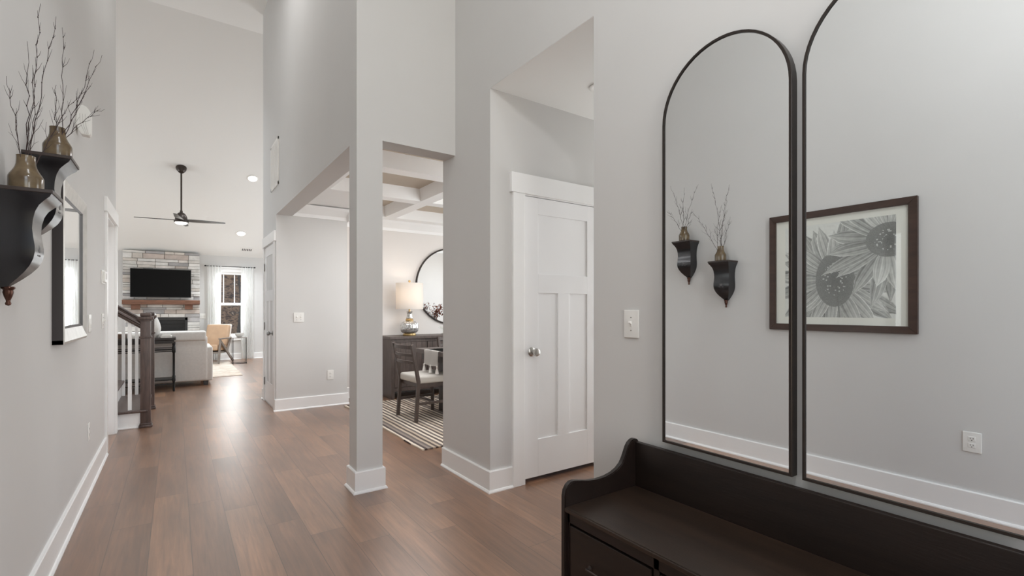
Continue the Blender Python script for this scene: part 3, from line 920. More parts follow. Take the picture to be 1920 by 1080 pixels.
# thermostat
t = thing('thermostat', 'white square thermostat on left wall before the hall doorway', 'thermostat', (XL, 5.14, 1.49))
b = bm_new(); box(b, XL, XL + .010, 5.05, 5.23, 1.435, 1.545, .004); obj('wall_plate', b, 'plate', t)
b = bm_new(); box(b, XL + .0095, XL + .026, 5.075, 5.205, 1.445, 1.535, .006, 3); obj('body', b, 'plate', t)
b = bm_new(); box(b, XL + .0255, XL + .0268, 5.10, 5.18, 1.47, 1.52, .001); obj('display', b, 'bowl', t, label='pale grey display')

# door chime
t = thing('door_chime', 'white ribbed door chime box high on the left wall behind twigs', 'door chime', (XL, 4.0, 2.4))
b = bm_new()
pf = [(0, 2.335), (.010, 2.310), (.023, 2.286), (.030, 2.283), (.060, 2.282), (.066, 2.290), (.067, 2.311), (.067, 2.418), (.058, 2.438), (.045, 2.453), (.028, 2.459), (0, 2.440)]
prism(b, [(XL + u, v) for u, v in pf], 'y', 3.862, 3.93, bev=.004)
obj('cover', b, 'plate', t, 30)
for k in range(3):
    b = bm_new()
    tube(b, [(XL + u, 3.8615, v) for u, v in ((.018 + .012 * k, 2.405), (.019 + .012 * k, 2.36), (.024 + .011 * k, 2.335), (.036 + .008 * k, 2.306), (.042 + .007 * k, 2.287))], .0013, 6)
    obj('rib', b, 'bowl', t, 30, 'grey groove line')

# return-air grille on the hall wall
t = thing('wall_vent', 'white return air grille high on the right hall wall', 'vent', (XR, 6.40, 2.9))
vy0, vy1 = 6.15, 6.67
b = bm_new()
vz0, vz1 = 2.685, 3.24
for a0, a1, c0, c1 in ((vy0, vy0 + .035, vz0, vz1), (vy1 - .035, vy1, vz0, vz1), (vy0, vy1, vz0, vz0 + .035), (vy0, vy1, vz1 - .035, vz1), ((vy0 + vy1) / 2 - .008, (vy0 + vy1) / 2 + .008, vz0, vz1)):
    box(b, XR - .012, XR, a0, a1, c0, c1, .002)
obj('frame', b, 'plate', t)
b = bm_new()
for i in range(24):
    z = vz0 + .045 + i * (vz1 - vz0 - .09) / 23
    t2 = bmesh.new(); box(t2, -.009, .009, vy0 + .03, vy1 - .03, -.0012, .0012)
    merge(b, t2, Matrix.Translation((XR - .0075, 0, z)) @ Matrix.Rotation(R(68), 4, 'Y'))
box(b, XR - .002, XR - .0005, vy0 + .02, vy1 - .02, vz0 + .02, vz1 - .02)
obj('louvres', b, 'plate', t)

# recess downlight (off)
t = thing('recessed_light', 'white unlit recessed light in the low closet ceiling', 'light', (2.33, 2.30, 2.7085))
b = bm_new(); lathe(b, [(.045, 2.7083), (.075, 2.7083), (.078, 2.704), (.072, 2.701), (.056, 2.7035), (.046, 2.7075), (.045, 2.7083)], 2.33, 2.30, cap=False); obj('trim_ring', b, 'plate', t, True)
b = bm_new(); lathe(b, [(0, 2.7075), (.047, 2.7075), (.047, 2.7083), (0, 2.7083)], 2.33, 2.30); obj('lens', b, 'plate', t, True)


# ------------------------------------------------------------------ corbel shelves, vases, twigs
def corbel(yc, ztop, label):
    D, hw = .146, .0945
    t = thing('corbel_shelf', label, 'shelf', (XL, yc, ztop), 'corbel shelves on the left wall')
    b = bm_new()
    box(b, XL, XL + D, yc - hw, yc + hw, ztop - .013, ztop, .002)
    obj('shelf_board', b, 'walnut_board', t, label='dark brown shelf board')
    pf = [(0, .092, .142), (.010, .089, .137), (.022, .083, .124), (.040, .076, .108), (.062, .071, .098), (.090, .068, .092), (.120, .067, .090), (.150, .068, .093), (.178, .070, .097),
          (.200, .070, .097), (.222, .068, .093), (.245, .061, .083), (.268, .050, .067), (.290, .036, .047), (.306, .024, .031), (.318, .015, .018)]
    body = bm_new(); rings = []
    n = 5
    for dz, w, d in pf:
        z = ztop - .013 - dz
        rings.append([body.verts.new(p) for p in ((XL, yc - w, z), (XL + d, yc - w, z), (XL + d, yc + w, z), (XL, yc + w, z))])
    for A, B in zip(rings, rings[1:]):
        for i in range(4): body.faces.new((A[i], A[(i + 1) % 4], B[(i + 1) % 4], B[i]))
    body.faces.new(rings[0]); body.faces.new(rings[-1])
    bmesh.ops.recalc_face_normals(body, faces=body.faces)
    bd = obj('corbel_body', body, 'black_satin', t, 35)
    # faded stencil of leaves on the front face
    mo = bm_new(); zc = ztop - .013 - .196
    for a, L in ((-62, .020), (-30, .026), (0, .030), (30, .026), (62, .020), (-85, .026), (85, .026)):
        ca, sa = math.cos(R(a)), math.sin(R(a))
        q = [(0, 0), (.0035, .45 * L), (0, L), (-.0035, .45 * L)]
        xs = XL + .0977 - (.001 if abs(a) > 80 else 0)
        zz = zc - (.012 if abs(a) > 80 else 0)
        vs = []
        for u, v in q:
            z = zz + u * -sa + v * ca
            dz = ztop - .013 - z
            for (za, wa, da), (zb, wb, db) in zip(pf, pf[1:]):
                if za <= dz <= zb:
                    dd = da + (db - da) * (dz - za) / (zb - za); break
            vs.append(mo.verts.new((XL + dd + .0006, yc + u * ca + v * sa, z)))
        mo.faces.new(vs)
    obj('stencil', mo, 'motif', bd)
    fb = bm_new(); zf = ztop - .013 - .316
    lathe(fb, [(0, zf), (.017, zf), (.019, zf - .006), (.013, zf - .012), (.0145, zf - .020), (.011, zf - .034), (.0065, zf - .046), (.006, zf - .052), (.0085, zf - .057), (.007, zf - .063), (0, zf - .066)], XL + .0195, yc, 24, flute=8, fdepth=.12)
    obj('finial', fb, 'copper_finial', t, True, 'brown fluted drop finial')
    return t


def vase(yc, z0, label, dx=.075):
    b = bm_new(); x = XL + dx
    o_ = [(.0, 0), (.040, 0), (.0445, .004), (.046, .012), (.0462, .050), (.0455, .056), (.042, .064), (.034, .078), (.0290, .089), (.0262, .100), (.0252, .112), (.0250, .127), (.0256, .130)]
    i_ = [(.0225, .130), (.0215, .112), (.0225, .100), (.031, .078), (.040, .058), (.0425, .050), (.0425, .010), (0, .006)]
    lathe(b, [(r, z0 + z) for r, z in o_ + i_], x, yc, 40)
    return tag(obj('bottle_vase', b, 'olive', None, 35), label, 'vase', 'olive vases on the corbel shelves')


YN, ZN, YA, ZA = 2.335, 1.635, 2.70, 1.845
corbel(YN, ZN, 'black corbel shelf with brown finial, the nearer and lower one')
corbel(YA, ZA, 'black corbel shelf with brown finial, the farther and higher one')
vase(YN + .028, ZN, 'olive brown bottle vase on the nearer lower corbel shelf', .058)
vase(YA, ZA, 'olive brown bottle vase on the farther higher corbel shelf', .090)


def twig(base, tip, bend, label, seed, group, nb=7):
    """bare branch: a crooked stem with side shoots and buds"""
    rnd = random.Random(seed)
    base, tip = Vector(base), Vector(tip)
    ax = tip - base; L = ax.length
    n = 14; pts = []
    for i in range(n + 1):
        a = i / n
        p = base + ax * a + Vector(bend) * math.sin(math.pi * a)
        if 0 < i < n: p += Vector((rnd.uniform(-1, 1), rnd.uniform(-1, 1), rnd.uniform(-1, 1))) * .0045
        p.x = max(p.x, XL + .012)
        pts.append(p)
    b = bm_new()
    tube(b, pts, [(.0017 - .0011 * i / n) for i in range(n + 1)], 6)
    for k in range(nb):
        i = rnd.randint(4, n - 1)
        d = (pts[i] - pts[i - 1]).normalized()
        side = Vector((rnd.uniform(-.5, .5), rnd.choice((-1, 1)) * rnd.uniform(.5, 1), 0))
        l = rnd.uniform(.03, .11) * (1.15 - i / n)
        p1 = pts[i] + (d * .8 + side * .7).normalized() * l * .5
        p2 = p1 + (d + side * .35).normalized() * l * .6
        p1.x = max(p1.x, XL + .012); p2.x = max(p2.x, XL + .012)
        tube(b, [pts[i], p1, p2], [.0009, .0007, .0004], 4)
        if l > .06:
            q = p1 + (d + side * 1.6).normalized() * l * .35
            q.x = max(q.x, XL + .012)
            tube(b, [p1, q], [.0006, .0003], 4)
        # bud
        t2 = bmesh.new(); bmesh.ops.create_icosphere(t2, subdivisions=1, radius=.0019)
        merge(b, t2, Matrix.Translation(pts[i]) @ Matrix.Diagonal((1, 1, 1.6, 1)))
    o = obj('dry_twig', b, 'twig', None, True)
    return tag(o, label, 'twig', group)


GN, GF = 'dry twigs in the nearer vase', 'dry twigs in the farther vase'
for k, (x, y, z, bend, lab) in enumerate((
    (-.372, 2.250, 2.262, (0, .02, 0), 'dry bare twig in nearer vase, tallest one reaching the top'),
    (-.357, 2.405, 2.300, (.005, -.02, 0), 'dry bare twig in nearer vase, forked one just right of the tallest'),
    (-.412, 2.290, 2.140, (0, .02, 0), 'dry bare twig in nearer vase, upright one on the left'),
    (-.463, 2.296, 2.010, (.004, .0, 0), 'dry bare twig in nearer vase, leftmost short one'),
    (-.400, 2.335, 2.110, (0, .03, 0), 'dry bare twig in nearer vase, short middle one behind the others'),
    (-.310, 2.560, 2.080, (0, .0, .03), 'dry bare twig in nearer vase, long one arching toward the farther vase'))):
    ox = random.uniform(-.010, .010); oy = random.uniform(-.010, .010)
    twig((XL + .058 + ox, YN + .028 + oy, ZN + .035), (x, y, z), bend, lab, 30 + k, GN, 12)
for k, (x, y, z, bend, lab) in enumerate((
    (-.358, 2.530, 2.320, (0, .03, 0), 'dry bare twig in farther vase, tall upright one'),
    (-.260, 2.745, 2.335, (.0, -.02, 0), 'dry bare twig in farther vase, long one leaning far right'),
    (-.272, 2.610, 2.295, (.01, .01, 0), 'dry bare twig in farther vase, one beside the right-leaning one'),
    (-.255, 2.780, 2.112, (0, .0, .03), 'dry bare twig in farther vase, low one bending over the door chime'),
    (-.387, 2.610, 2.120, (0, .01, 0), 'dry bare twig in farther vase, short one at the left'))):
    ox = random.uniform(-.010, .010); oy = random.uniform(-.010, .010)
    twig((XL + .090 + ox, YA + oy, ZA + .035), (x, y, z), bend, lab, 60 + k, GF, 12)


# ------------------------------------------------------------------ small mirror on the left wall
my0, my1, mz0, mz1 = 3.175, 3.925, 1.055, 1.873
t = thing('wall_mirror', 'rectangular silver-framed wall mirror on left wall beyond the corbel shelves', 'mirror', (XL, (my0 + my1) / 2, mz0))
XF = XL + .045
b = bm_new()
def ring_frame(bm, o, i, x0, x1):
    """mitred frame: outer rect o, inner rect i (y0,y1,z0,z1), outer edge height x0, inner edge x1"""
    def rect(r, x): return [bm.verts.new((x, a, c)) for a, c in ((r[0], r[2]), (r[1], r[2]), (r[1], r[3]), (r[0], r[3]))]
    A, B = rect(o, x0), rect(i, x1)
    for k in range(4): bm.faces.new((A[k], A[(k + 1) % 4], B[(k + 1) % 4], B[k]))
    return A, B
o_, i_ = (my0, my1, mz0, mz1), (my0 + .075, my1 - .075, mz0 + .075, mz1 - .075)
ring_frame(b, o_, (my0 + .012, my1 - .012, mz0 + .012, mz1 - .012), XF - .004, XF)
ring_frame(b, (my0 + .012, my1 - .012, mz0 + .012, mz1 - .012), i_, XF, XF - .014)
bmesh.ops.remove_doubles(b, verts=b.verts, dist=1e-5); bmesh.ops.recalc_face_normals(b, faces=b.faces)
for f in b.faces:
    if f.normal.x < 0: f.normal_flip()
obj('frame', b, 'pewter', t, label='silver leaf frame face')
b = bm_new()
box(b, XL, XF - .004, my0, my0 + .02, mz0, mz1); box(b, XL, XF - .004, my1 - .02, my1, mz0, mz1)
box(b, XL, XF - .004, my0, my1, mz0, mz0 + .02); box(b, XL, XF - .004, my0, my1, mz1 - .02, mz1)
obj('frame_side', b, 'frame_edge', t, label='near-black outer edge of the frame')
b = bm_new()
j = .012
ring_frame(b, i_, (i_[0] + j, i_[1] - j, i_[2] + j, i_[3] - j), XF - .012, XF - .020)
obj('inner_bead', b, 'frame_edge', t, label='dark inner bead')
b = bm_new(); box(b, XF - .024, XF - .020, i_[0] + .002, i_[1] - .002, i_[2] + .002, i_[3] - .002)
obj('mirror_glass', b, 'mirror', t)


# ------------------------------------------------------------------ sunflower picture (seen in the arched mirrors)
py0, py1, pz0, pz1 = 1.035, 1.965, 1.068, 1.950
t = thing('framed_picture', 'dark framed black and white sunflower print reflected in the arched mirrors', 'picture', (XL, 1.5, pz0))
fw = .048; XP = XL + .030
b = bm_new()
def mitre(bm, y0, y1, z0, z1, w, xb, xf):
    q = [((y0, z0), (y1, z0), (y1 - w, z0 + w), (y0 + w, z0 + w)), ((y1, z0), (y1, z1), (y1 - w, z1 - w), (y1 - w, z0 + w)),
         ((y1, z1), (y0, z1), (y0 + w, z1 - w), (y1 - w, z1 - w)), ((y0, z1), (y0, z0), (y0 + w, z0 + w), (y0 + w, z1 - w))]
    for c in q: prism(bm, list(c), 'x', xb, xf, bev=.0025)
mitre(b, py0, py1, pz0, pz1, fw, XL + .001, XP)
obj('frame', b, 'pic_frame', t)
b = bm_new(); box(b, XL + .004, XL + .012, py0 + fw - .004, py1 - fw + .004, pz0 + fw - .004, pz1 - fw + .004)
obj('mat', b, 'mat_board', t)
# the print: petals and seed heads as flat shapes with tones of their own, clipped to the sheet
qy0, qy1, qz0, qz1 = 1.150, 1.850, 1.168, 1.850
def print_mesh():
    NY, NZ = 230, 224
    rnd = random.Random(5)
    g = [[.93] * NY for _ in range(NZ)]
    def put(fn, y0, y1, z0, z1):
        for j in range(max(0, int((z0 - qz0) / (qz1 - qz0) * NZ)), min(NZ, int((z1 - qz0) / (qz1 - qz0) * NZ) + 1)):
            z = qz0 + (j + .5) / NZ * (qz1 - qz0)
            for i in range(max(0, int((y0 - qy0) / (qy1 - qy0) * NY)), min(NY, int((y1 - qy0) / (qy1 - qy0) * NY) + 1)):
                y = qy0 + (i + .5) / NY * (qy1 - qy0)
                v = fn(y, z)
                if v is not None: g[j][i] = v
    def petal(cy, cz, ang, r0, L, w, lo, hi, curve=0.0):
        ca, sa = math.cos(ang), math.sin(ang); ph = rnd.uniform(0, 6)
        def fn(y, z):
            dy, dz = y - cy, z - cz
            s = dy * ca + dz * sa - r0; p = -dy * sa + dz * ca
            a = s / L
            if a < 0 or a > 1: return None
            p -= curve * math.sin(a * 1.6) * L
            hwid = w * (math.sin(math.pi * min(1, a * .92 + .08)) ** .62) * (1 - .25 * a)
            if a > .72: hwid *= max(0, (1 - a) / .28) ** .75
            if abs(p) > hwid or hwid < 1e-4: return None
            q = p / hwid
            v = lo + (hi - lo) * (.30 + .45 * a) + .07 * math.sin(q * 9 + ph + a * 2) + .05 * math.sin(q * 21 + ph)
            v += .20 * max(0, abs(q) - .80) / .2 - .16 * (q > 0) * q
            v += .06 * noise.noise(Vector((y * 40, z * 40, ph)))
            return max(.04, min(.97, v))
        m = r0 + L + .02
        put(fn, cy - m, cy + m, cz - m, cz + m)
    def disc(cy, cz, ry, rz):
        def fn(y, z):
            a = math.hypot((y - cy) / ry, (z - cz) / rz)
            if a > 1: return None
            v = .34 + .10 * a + .09 * noise.noise(Vector((y * 190, z * 190, 3)))
            ca_ = noise.cell(Vector((y * 120, z * 120, 1)))
            if .28 < a < .62 and ca_ > .72: v += .34
            return v
        put(fn, cy - ry, cy + ry, cz - rz, cz + rz)
    # positions: +y is to the left in the mirror
    c1 = (1.51, 1.44); c2 = (1.185, 1.69)
    for k in range(24):
        a = 2 * math.pi * k / 24 + rnd.uniform(-.08, .08)
        petal(*c1, a, .10, rnd.uniform(.30, .42), rnd.uniform(.05, .065), .34, .84, rnd.uniform(-.1, .1))
    for k in range(18):
        a = 2 * math.pi * (k + .5) / 18 + rnd.uniform(-.09, .09)
        petal(*c1, a, .11, rnd.uniform(.22, .31), rnd.uniform(.04, .055), .42, .96, rnd.uniform(-.12, .12))
    disc(*c1, .125, .195)
    for k in range(24):
        a = 2 * math.pi * k / 24 + rnd.uniform(-.08, .08)
        petal(*c2, a, .08, rnd.uniform(.26, .42), rnd.uniform(.045, .06), .36, .86, rnd.uniform(-.12, .12))
    for k in range(14):
        a = R(62) + R(225) * k / 13 + rnd.uniform(-.06, .06)
        petal(*c2, a, .10, rnd.uniform(.22, .30), rnd.uniform(.045, .058), .52, 1.06, rnd.uniform(-.14, .14))
    disc(*c2, .135, .115)
    bm = bm_new()
    lay = bm.loops.layers.float_color.new('tone')
    vs = [[bm.verts.new((XL + .0125, qy0 + (qy1 - qy0) * i / NY, qz0 + (qz1 - qz0) * j / NZ)) for i in range(NY + 1)] for j in range(NZ + 1)]
    for j in range(NZ):
        for i in range(NY):
            f = bm.faces.new((vs[j][i], vs[j][i + 1], vs[j + 1][i + 1], vs[j + 1][i]))
            v = g[j][i]; v = v ** 1.55
            for lp in f.loops: lp[lay] = (v, v * .99, v * .975, 1)
    return bm
obj('sunflower_print', print_mesh(), 'print', t, label='grey sunflower print')
b = bm_new(); box(b, XL + .018, XL + .0205, py0 + fw - .004, py1 - fw + .004, pz0 + fw - .004, pz1 - fw + .004)
obj('glazing', b, 'glass', t)


# ------------------------------------------------------------------ staircase
t = thing('staircase', 'dark oak and white staircase rising left at the hall end', 'staircase', (-.35, 6.85, 0))
SY0, SY1, RISE, RUN, NX = 6.29, 7.42, .187, .262, -.262
b = bm_new()
for k in range(9):
    xr = NX - k * RUN
    box(b, xr - RUN - .01 if k < 8 else xr - .6, xr, SY0, SY1, 0 if k < 2 else max(0, (k - 2) * RISE), (k + 1) * RISE - .027)
# skirt cap / shoe round the first step
box(b, -.60, NX + .012, SY0 - .012, SY1 + .012, 0, .016, .004)
obj('step_body', b, 'trim', t, label='white risers and sides')
for k in range(9):
    xr = NX - k * RUN
    b = bm_new()
    box(b, xr - RUN - .002, xr + .03, SY0 - .032 if k < 2 else SY0, SY1 + .032 if k < 2 else SY1, (k + 1) * RISE - .028, (k + 1) * RISE, .012, 4)
    obj('tread', b, 'stair_wood', t, 40)
def newel(x, y):
    b = bm_new(); w = .0435
    box(b, x - w, x + w, y - w, y + w, 0, 1.135, .003)
    box(b, x - w - .014, x + w + .014, y - w - .014, y + w + .014, 0, .028, .006)
    box(b, x - w - .007, x + w + .007, y - w - .007, y + w + .007, .028, .045, .006)
    box(b, x - w - .010, x + w + .010, y - w - .010, y + w + .010, .925, .945, .006)
    box(b, x - w - .010, x + w + .010, y - w - .010, y + w + .010, 1.105, 1.118, .004)
    box(b, x - w - .022, x + w + .022, y - w - .022, y + w + .022, 1.118, 1.150, .006)
    box(b, x - w - .002, x + w + .002, y - w - .002, y + w + .002, 1.150, 1.188, .012, 3)
    return obj('newel_post', b, 'stair_wood', t, 40)
NPX = -.250
newel(NPX, SY0 + .030); newel(NPX, SY1 - .005)
for yy in (SY0 + .030, SY1 - .005):
    b = bm_new()
    sl = RISE / RUN
    x0, z0 = NPX - .03, 1.045; x1 = NPX - 2.0
    pfl = [(-.028, -.03), (.028, -.03), (.028, -.022), (.018, -.012), (.018, .0), (.030, .012), (.028, .028), (.014, .036), (-.014, .036), (-.028, .028), (-.030, .012), (-.018, .0), (-.018, -.012), (-.028, -.022)]
    t2 = bmesh.new()
    A = [t2.verts.new((x0, yy + u, z0 + v)) for u, v in pfl]; B = [t2.verts.new((x1, yy + u, z0 + (x0 - x1) * sl + v)) for u, v in pfl]
    t2.faces.new(A); t2.faces.new(B[::-1])
    for i in range(len(pfl)): t2.faces.new((A[i], B[i], B[(i + 1) % len(pfl)], A[(i + 1) % len(pfl)]))
    bmesh.ops.recalc_face_normals(t2, faces=t2.faces); merge(b, t2)
    obj('handrail', b, 'stair_wood', t)
    for i in range(8):
        x = NPX - .125 - i * .131 + (.0 if i else -.005)
        k = int((NX - x) / RUN)
        b = bm_new(); box(b, x - .016, x + .016, yy - .016, yy + .016, (k + 1) * RISE, z0 + (x0 - x) * sl - .026, .002)
        obj('baluster', b, 'trim', t, label='square white baluster')


# ------------------------------------------------------------------ fireplace wall
FX0, FX1, FYF = -.93, .475, 13.34
t = thing('fireplace', 'stacked pale ledgestone fireplace with brown mantel on end wall', 'fireplace', (-.22, YF, 0))
def stones():
    rnd = random.Random(11)
    bm = bm_new(); lay = bm.loops.layers.float_color.new('tone')
    pal = [(214, 212, 208), (206, 203, 198), (222, 220, 216), (196, 192, 188), (212, 206, 200), (226, 224, 220), (203, 196, 188), (188, 176, 168), (168, 166, 166), (196, 186, 178)]
    z = 0.0; top = 2.512
    while z < top - .02:
        h = rnd.choice((.05, .065, .075, .095, .115))
        h = min(h, top - z)
        x = FX0 + rnd.uniform(-.0, .0)
        while x < FX1 - .03:
            w = rnd.uniform(.14, .46)
            if FX1 - (x + w) < .12: w = FX1 - x
            hs = [h]
            if h > .09 and rnd.random() < .3: hs = [h * .5, h * .5]
            zz = z
            for hh in hs:
                x0, x1, z0, z1 = x, x + w, zz, zz + hh
                zz += hh
                if x1 > -.40 and x0 < .235 and z0 < 1.03:
                    if z1 <= 1.03 + .02:
                        # keep only what lies beside the firebox
                        segs = []
                        if x0 < -.40: segs.append((x0, -.40))
                        if x1 > .235: segs.append((.235, x1))
                    else: segs = [(x0, x1)]; z0 = max(z0, 1.03)
                else: segs = [(x0, x1)]
                c = lin(rnd.choice(pal)); k = rnd.uniform(.88, 1.06)
                yf = FYF + rnd.uniform(-.022, .012)
                for a0, a1 in segs:
                    if a1 - a0 < .02 or z1 - z0 < .012: continue
                    t2 = bmesh.new(); box(t2, a0 + .003, a1 - .003, yf, YF - .06, z0 + .0028, z1 - .0028, .007, 2)
                    for v in t2.verts:
                        if v.co.y < yf + .02: v.co.y += .008 * noise.noise(Vector((v.co.x * 16, v.co.z * 30, x0)))
                    l2 = t2.loops.layers.float_color.new('tone')
                    for f in t2.faces:
                        for lp in f.loops: lp[l2] = (c[0] * k, c[1] * k, c[2] * k, 1)
                    merge(bm, t2)
            x += w
        z += h
    # mortar / backing
    t2 = bmesh.new()
    for a in ((FX0 + .006, -.40, 0, 2.49), (.235, FX1 - .006, 0, 2.49), (-.40, .235, 1.03, 2.49)):
        box(t2, a[0], a[1], FYF + .022, YF - .001, a[2], a[3])
    l2 = t2.loops.layers.float_color.new('tone'); c = lin((150, 146, 142))
    for f in t2.faces:
        for lp in f.loops: lp[l2] = (*c, 1)
    merge(bm, t2)
    return bm
obj('stone_facing', stones(), 'stone', t)
b = bm_new(); box(b, -.925, .470, 13.13, FYF + .03, 1.325, 1.425, .006)
obj('mantel_beam', b, 'mantel', t, label='brown timber mantel beam')
for x0, x1 in ((-.775, -.62), (.185, .335)):
    b = bm_new(); box(b, x0, x1, 13.19, FYF + .03, 1.215, 1.325, .005)
    obj('mantel_bracket', b, 'mantel', t, label='brown timber bracket')
b = bm_new()
box(b, -.40, .235, FYF + .10, FYF + .12, .3, 1.03)
for a in ((-.40, -.355, .3, 1.03), (.19, .235, .3, 1.03), (-.40, .235, .97, 1.03), (-.40, .235, .3, .36)): box(b, a[0], a[1], FYF + .0, FYF + .10, a[2], a[3], .003)
for i in range(3): box(b, -.355, .19, FYF + .02 + .012 * i, FYF + .05 + .012 * i, .945 - .025 * i, .962 - .025 * i)
fb = obj('firebox', b, 'firebox', t, label='black gas firebox')
b = bm_new(); box(b, -.355, .19, FYF + .07, FYF + .075, .36, .88); obj('glass_front', b, 'fire_glass', fb)
# television
t = thing('television', 'black flat screen television mounted over the mantel', 'television', (-.245, FYF, 1.48))
b = bm_new(); box(b, -.795, .305, 13.255, 13.30, 1.483, 2.112, .005); box(b, -.45, -.05, 13.30, FYF - .03, 1.65, 1.95)
obj('cabinet', b, 'tv_bezel', t)
b = bm_new(); box(b, -.788, .298, 13.2535, 13.256, 1.493, 2.105); obj('screen', b, 'tv_screen', t)

# curtains and rod
def curtain(x0, x1, label, ph):
    bm = bm_new(); NX_, NZ_ = 70, 24; g = []
    for j in range(NZ_ + 1):
        row = []; zf = j / NZ_; z = 2.262 - zf * 2.242
        for i in range(NX_ + 1):
            a = i / NX_; k = 7
            amp = .010 + .022 * min(1, zf * 1.5)
            x = x0 + (x1 - x0) * a + .006 * math.sin(zf * 5 + i * .2 + ph)
            y = YF - .085 + amp * math.sin(2 * math.pi * k * a + ph + .8 * math.sin(zf * 2 + ph)) + .006 * math.sin(a * 31 + ph)
            row.append(bm.verts.new((x, y, z)))
        g.append(row)
    for j in range(NZ_):
        for i in range(NX_): bm.faces.new((g[j][i], g[j][i + 1], g[j + 1][i + 1], g[j + 1][i]))
    return tag(obj('sheer_curtain', bm, 'sheer', None, 60), label, 'curtain', 'sheer curtains at the living room window')
curtain(.625, .905, 'sheer white curtain hanging on the left of the living room window', 0)
curtain(1.325, 1.60, 'sheer white curtain hanging on the right of the living room window', 2)
t = thing('curtain_rod', 'dark thin curtain rod above the living room window', 'curtain rod', (1.1, YF, 2.25))
b = bm_new(); tube(b, [(.59, YF - .085, 2.245), (1.615, YF - .085, 2.245)], .008, 10); obj('rod', b, 'black_iron', t, True)
for x in (.585, 1.62):
    b = bm_new(); t2 = bmesh.new(); bmesh.ops.create_uvsphere(t2, u_segments=14, v_segments=10, radius=.018); merge(b, t2, Matrix.Translation((x, YF - .085, 2.245)))
    obj('finial', b, 'black_iron', t, True)
for x in (.66, 1.545):
    b = bm_new(); tube(b, [(x, YF - .002, 2.235), (x, YF - .085, 2.235)], .006, 8); lathe(b, [(0, 0), (.02, 0), (.018, .006), (0, .007)], mtx=Matrix.Translation((x, YF, 2.235)) @ Matrix.Rotation(R(90), 4, 'X'), seg=16)
    obj('bracket', b, 'black_iron', t, True)

# ceiling fan
SL = (HC - RZ1) / (YF - RY0); ANG = math.atan(SL)
def zv(y): return HC - (y - RY0) * SL
FXc, FYc = .097, 10.80; FZ = zv(FYc)
t = thing('ceiling_fan', 'dark bronze four-blade ceiling fan hanging from the vaulted ceiling', 'ceiling fan', (FXc, FYc, FZ))
b = bm_new()
lathe(b, [(0, .0), (.085, .0), (.085, -.012), (.078, -.045), (.055, -.085), (.042, -.10), (0, -.10)], seg=32, mtx=Matrix.Translation((FXc, FYc, FZ - .0)) @ Matrix.Rotation(-ANG * .9, 4, 'X'))
obj('canopy', b, 'iron_bronze', t, True)
b = bm_new(); tube(b, [(FXc, FYc, FZ - .06), (FXc, FYc, 3.01)], .014, 14); obj('downrod', b, 'iron_bronze', t, True)
b = bm_new(); zb = 2.845
lathe(b, [(0, zb + .195), (.022, zb + .195), (.024, zb + .165), (.05, zb + .15), (.075, zb + .12), (.092, zb + .08), (.098, zb + .04), (.098, zb + .015), (.115, zb + .005), (.115, zb - .02), (.095, zb - .025), (0, zb - .025)], FXc, FYc, 36)
obj('motor_housing', b, 'iron_bronze', t, True)
b = bm_new(); lathe(b, [(.098, zb - .025), (.09, zb - .04), (.06, zb - .055), (0, zb - .06)], FXc, FYc, 36); obj('light_lens', b, 'lit_lens', t, True, 'white light lens')
for k in range(4):
    b = bm_new(); t2 = bmesh.new(); NB = 16; g = []
    for i in range(NB + 1):
        a = i / NB; x = .10 + .60 * a
        w0 = .055 + .02 * math.sin(math.pi * min(1, a * 1.25)); w1 = w0 * (1 - .45 * a)
        if a > .94: w1 *= .75
        g.append([t2.verts.new((x, -w1, -.005)), t2.verts.new((x, w1, -.005)), t2.verts.new((x, w1, .005)), t2.verts.new((x, -w1, .005))])
    for A, B in zip(g, g[1:]):
        for i in range(4): t2.faces.new((A[i], A[(i + 1) % 4], B[(i + 1) % 4], B[i]))
    t2.faces.new(g[0]); t2.faces.new(g[-1]); bmesh.ops.recalc_face_normals(t2, faces=t2.faces)
    merge(b, t2, Matrix.Translation((FXc, FYc, zb + .02)) @ Matrix.Rotation(R(-8 + 90 * k), 4, 'Z') @ Matrix.Rotation(R(-12), 4, 'X'))
    obj('blade', b, 'blade', t)

# recessed lights, register on the vault
def vault_disc(x, y, label):
    z = zv(y); t = thing('recessed_light', label, 'light', (x, y, z), 'lit recessed lights on the vaulted ceiling')
    mt = Matrix.Translation((x, y, z)) @ Matrix.Rotation(-ANG, 4, 'X')
    b = bm_new(); lathe(b, [(.078, -.001), (.105, -.001), (.107, -.006), (.10, -.010), (.08, -.006), (.078, -.001)], mtx=mt, cap=False); obj('trim_ring', b, 'plate', t, True)
    b = bm_new(); lathe(b, [(0, -.005), (.08, -.005), (.08, -.002), (0, -.002)], mtx=mt); obj('lens', b, 'lit_lens', t, True, 'glowing round lens')
vault_disc(1.27, 10.83, 'glowing recessed light on vaulted ceiling, the higher of two right of the fan')
vault_disc(1.24, 12.60, 'glowing recessed light on vaulted ceiling, the lower of two near the vent')
t = thing('ceiling_register', 'white supply air register at the foot of the vaulted ceiling', 'vent', (1.42, 13.2, zv(13.2)))
mt = Matrix.Translation((1.42, 13.2, zv(13.2))) @ Matrix.Rotation(-ANG, 4, 'X')
b = bm_new(); t2 = bmesh.new(); box(t2, -.13, .13, -.075, .075, -.008, -.001, .002); merge(b, t2, mt); obj('frame', b, 'plate', t)
b = bm_new()
for i in range(6):
    t2 = bmesh.new(); box(t2, -.10 + i * .036, -.08 + i * .036, -.045, .045, -.0095, -.0075); merge(b, t2, mt)
obj('slots', b, 'slot', t, label='dark register slots')

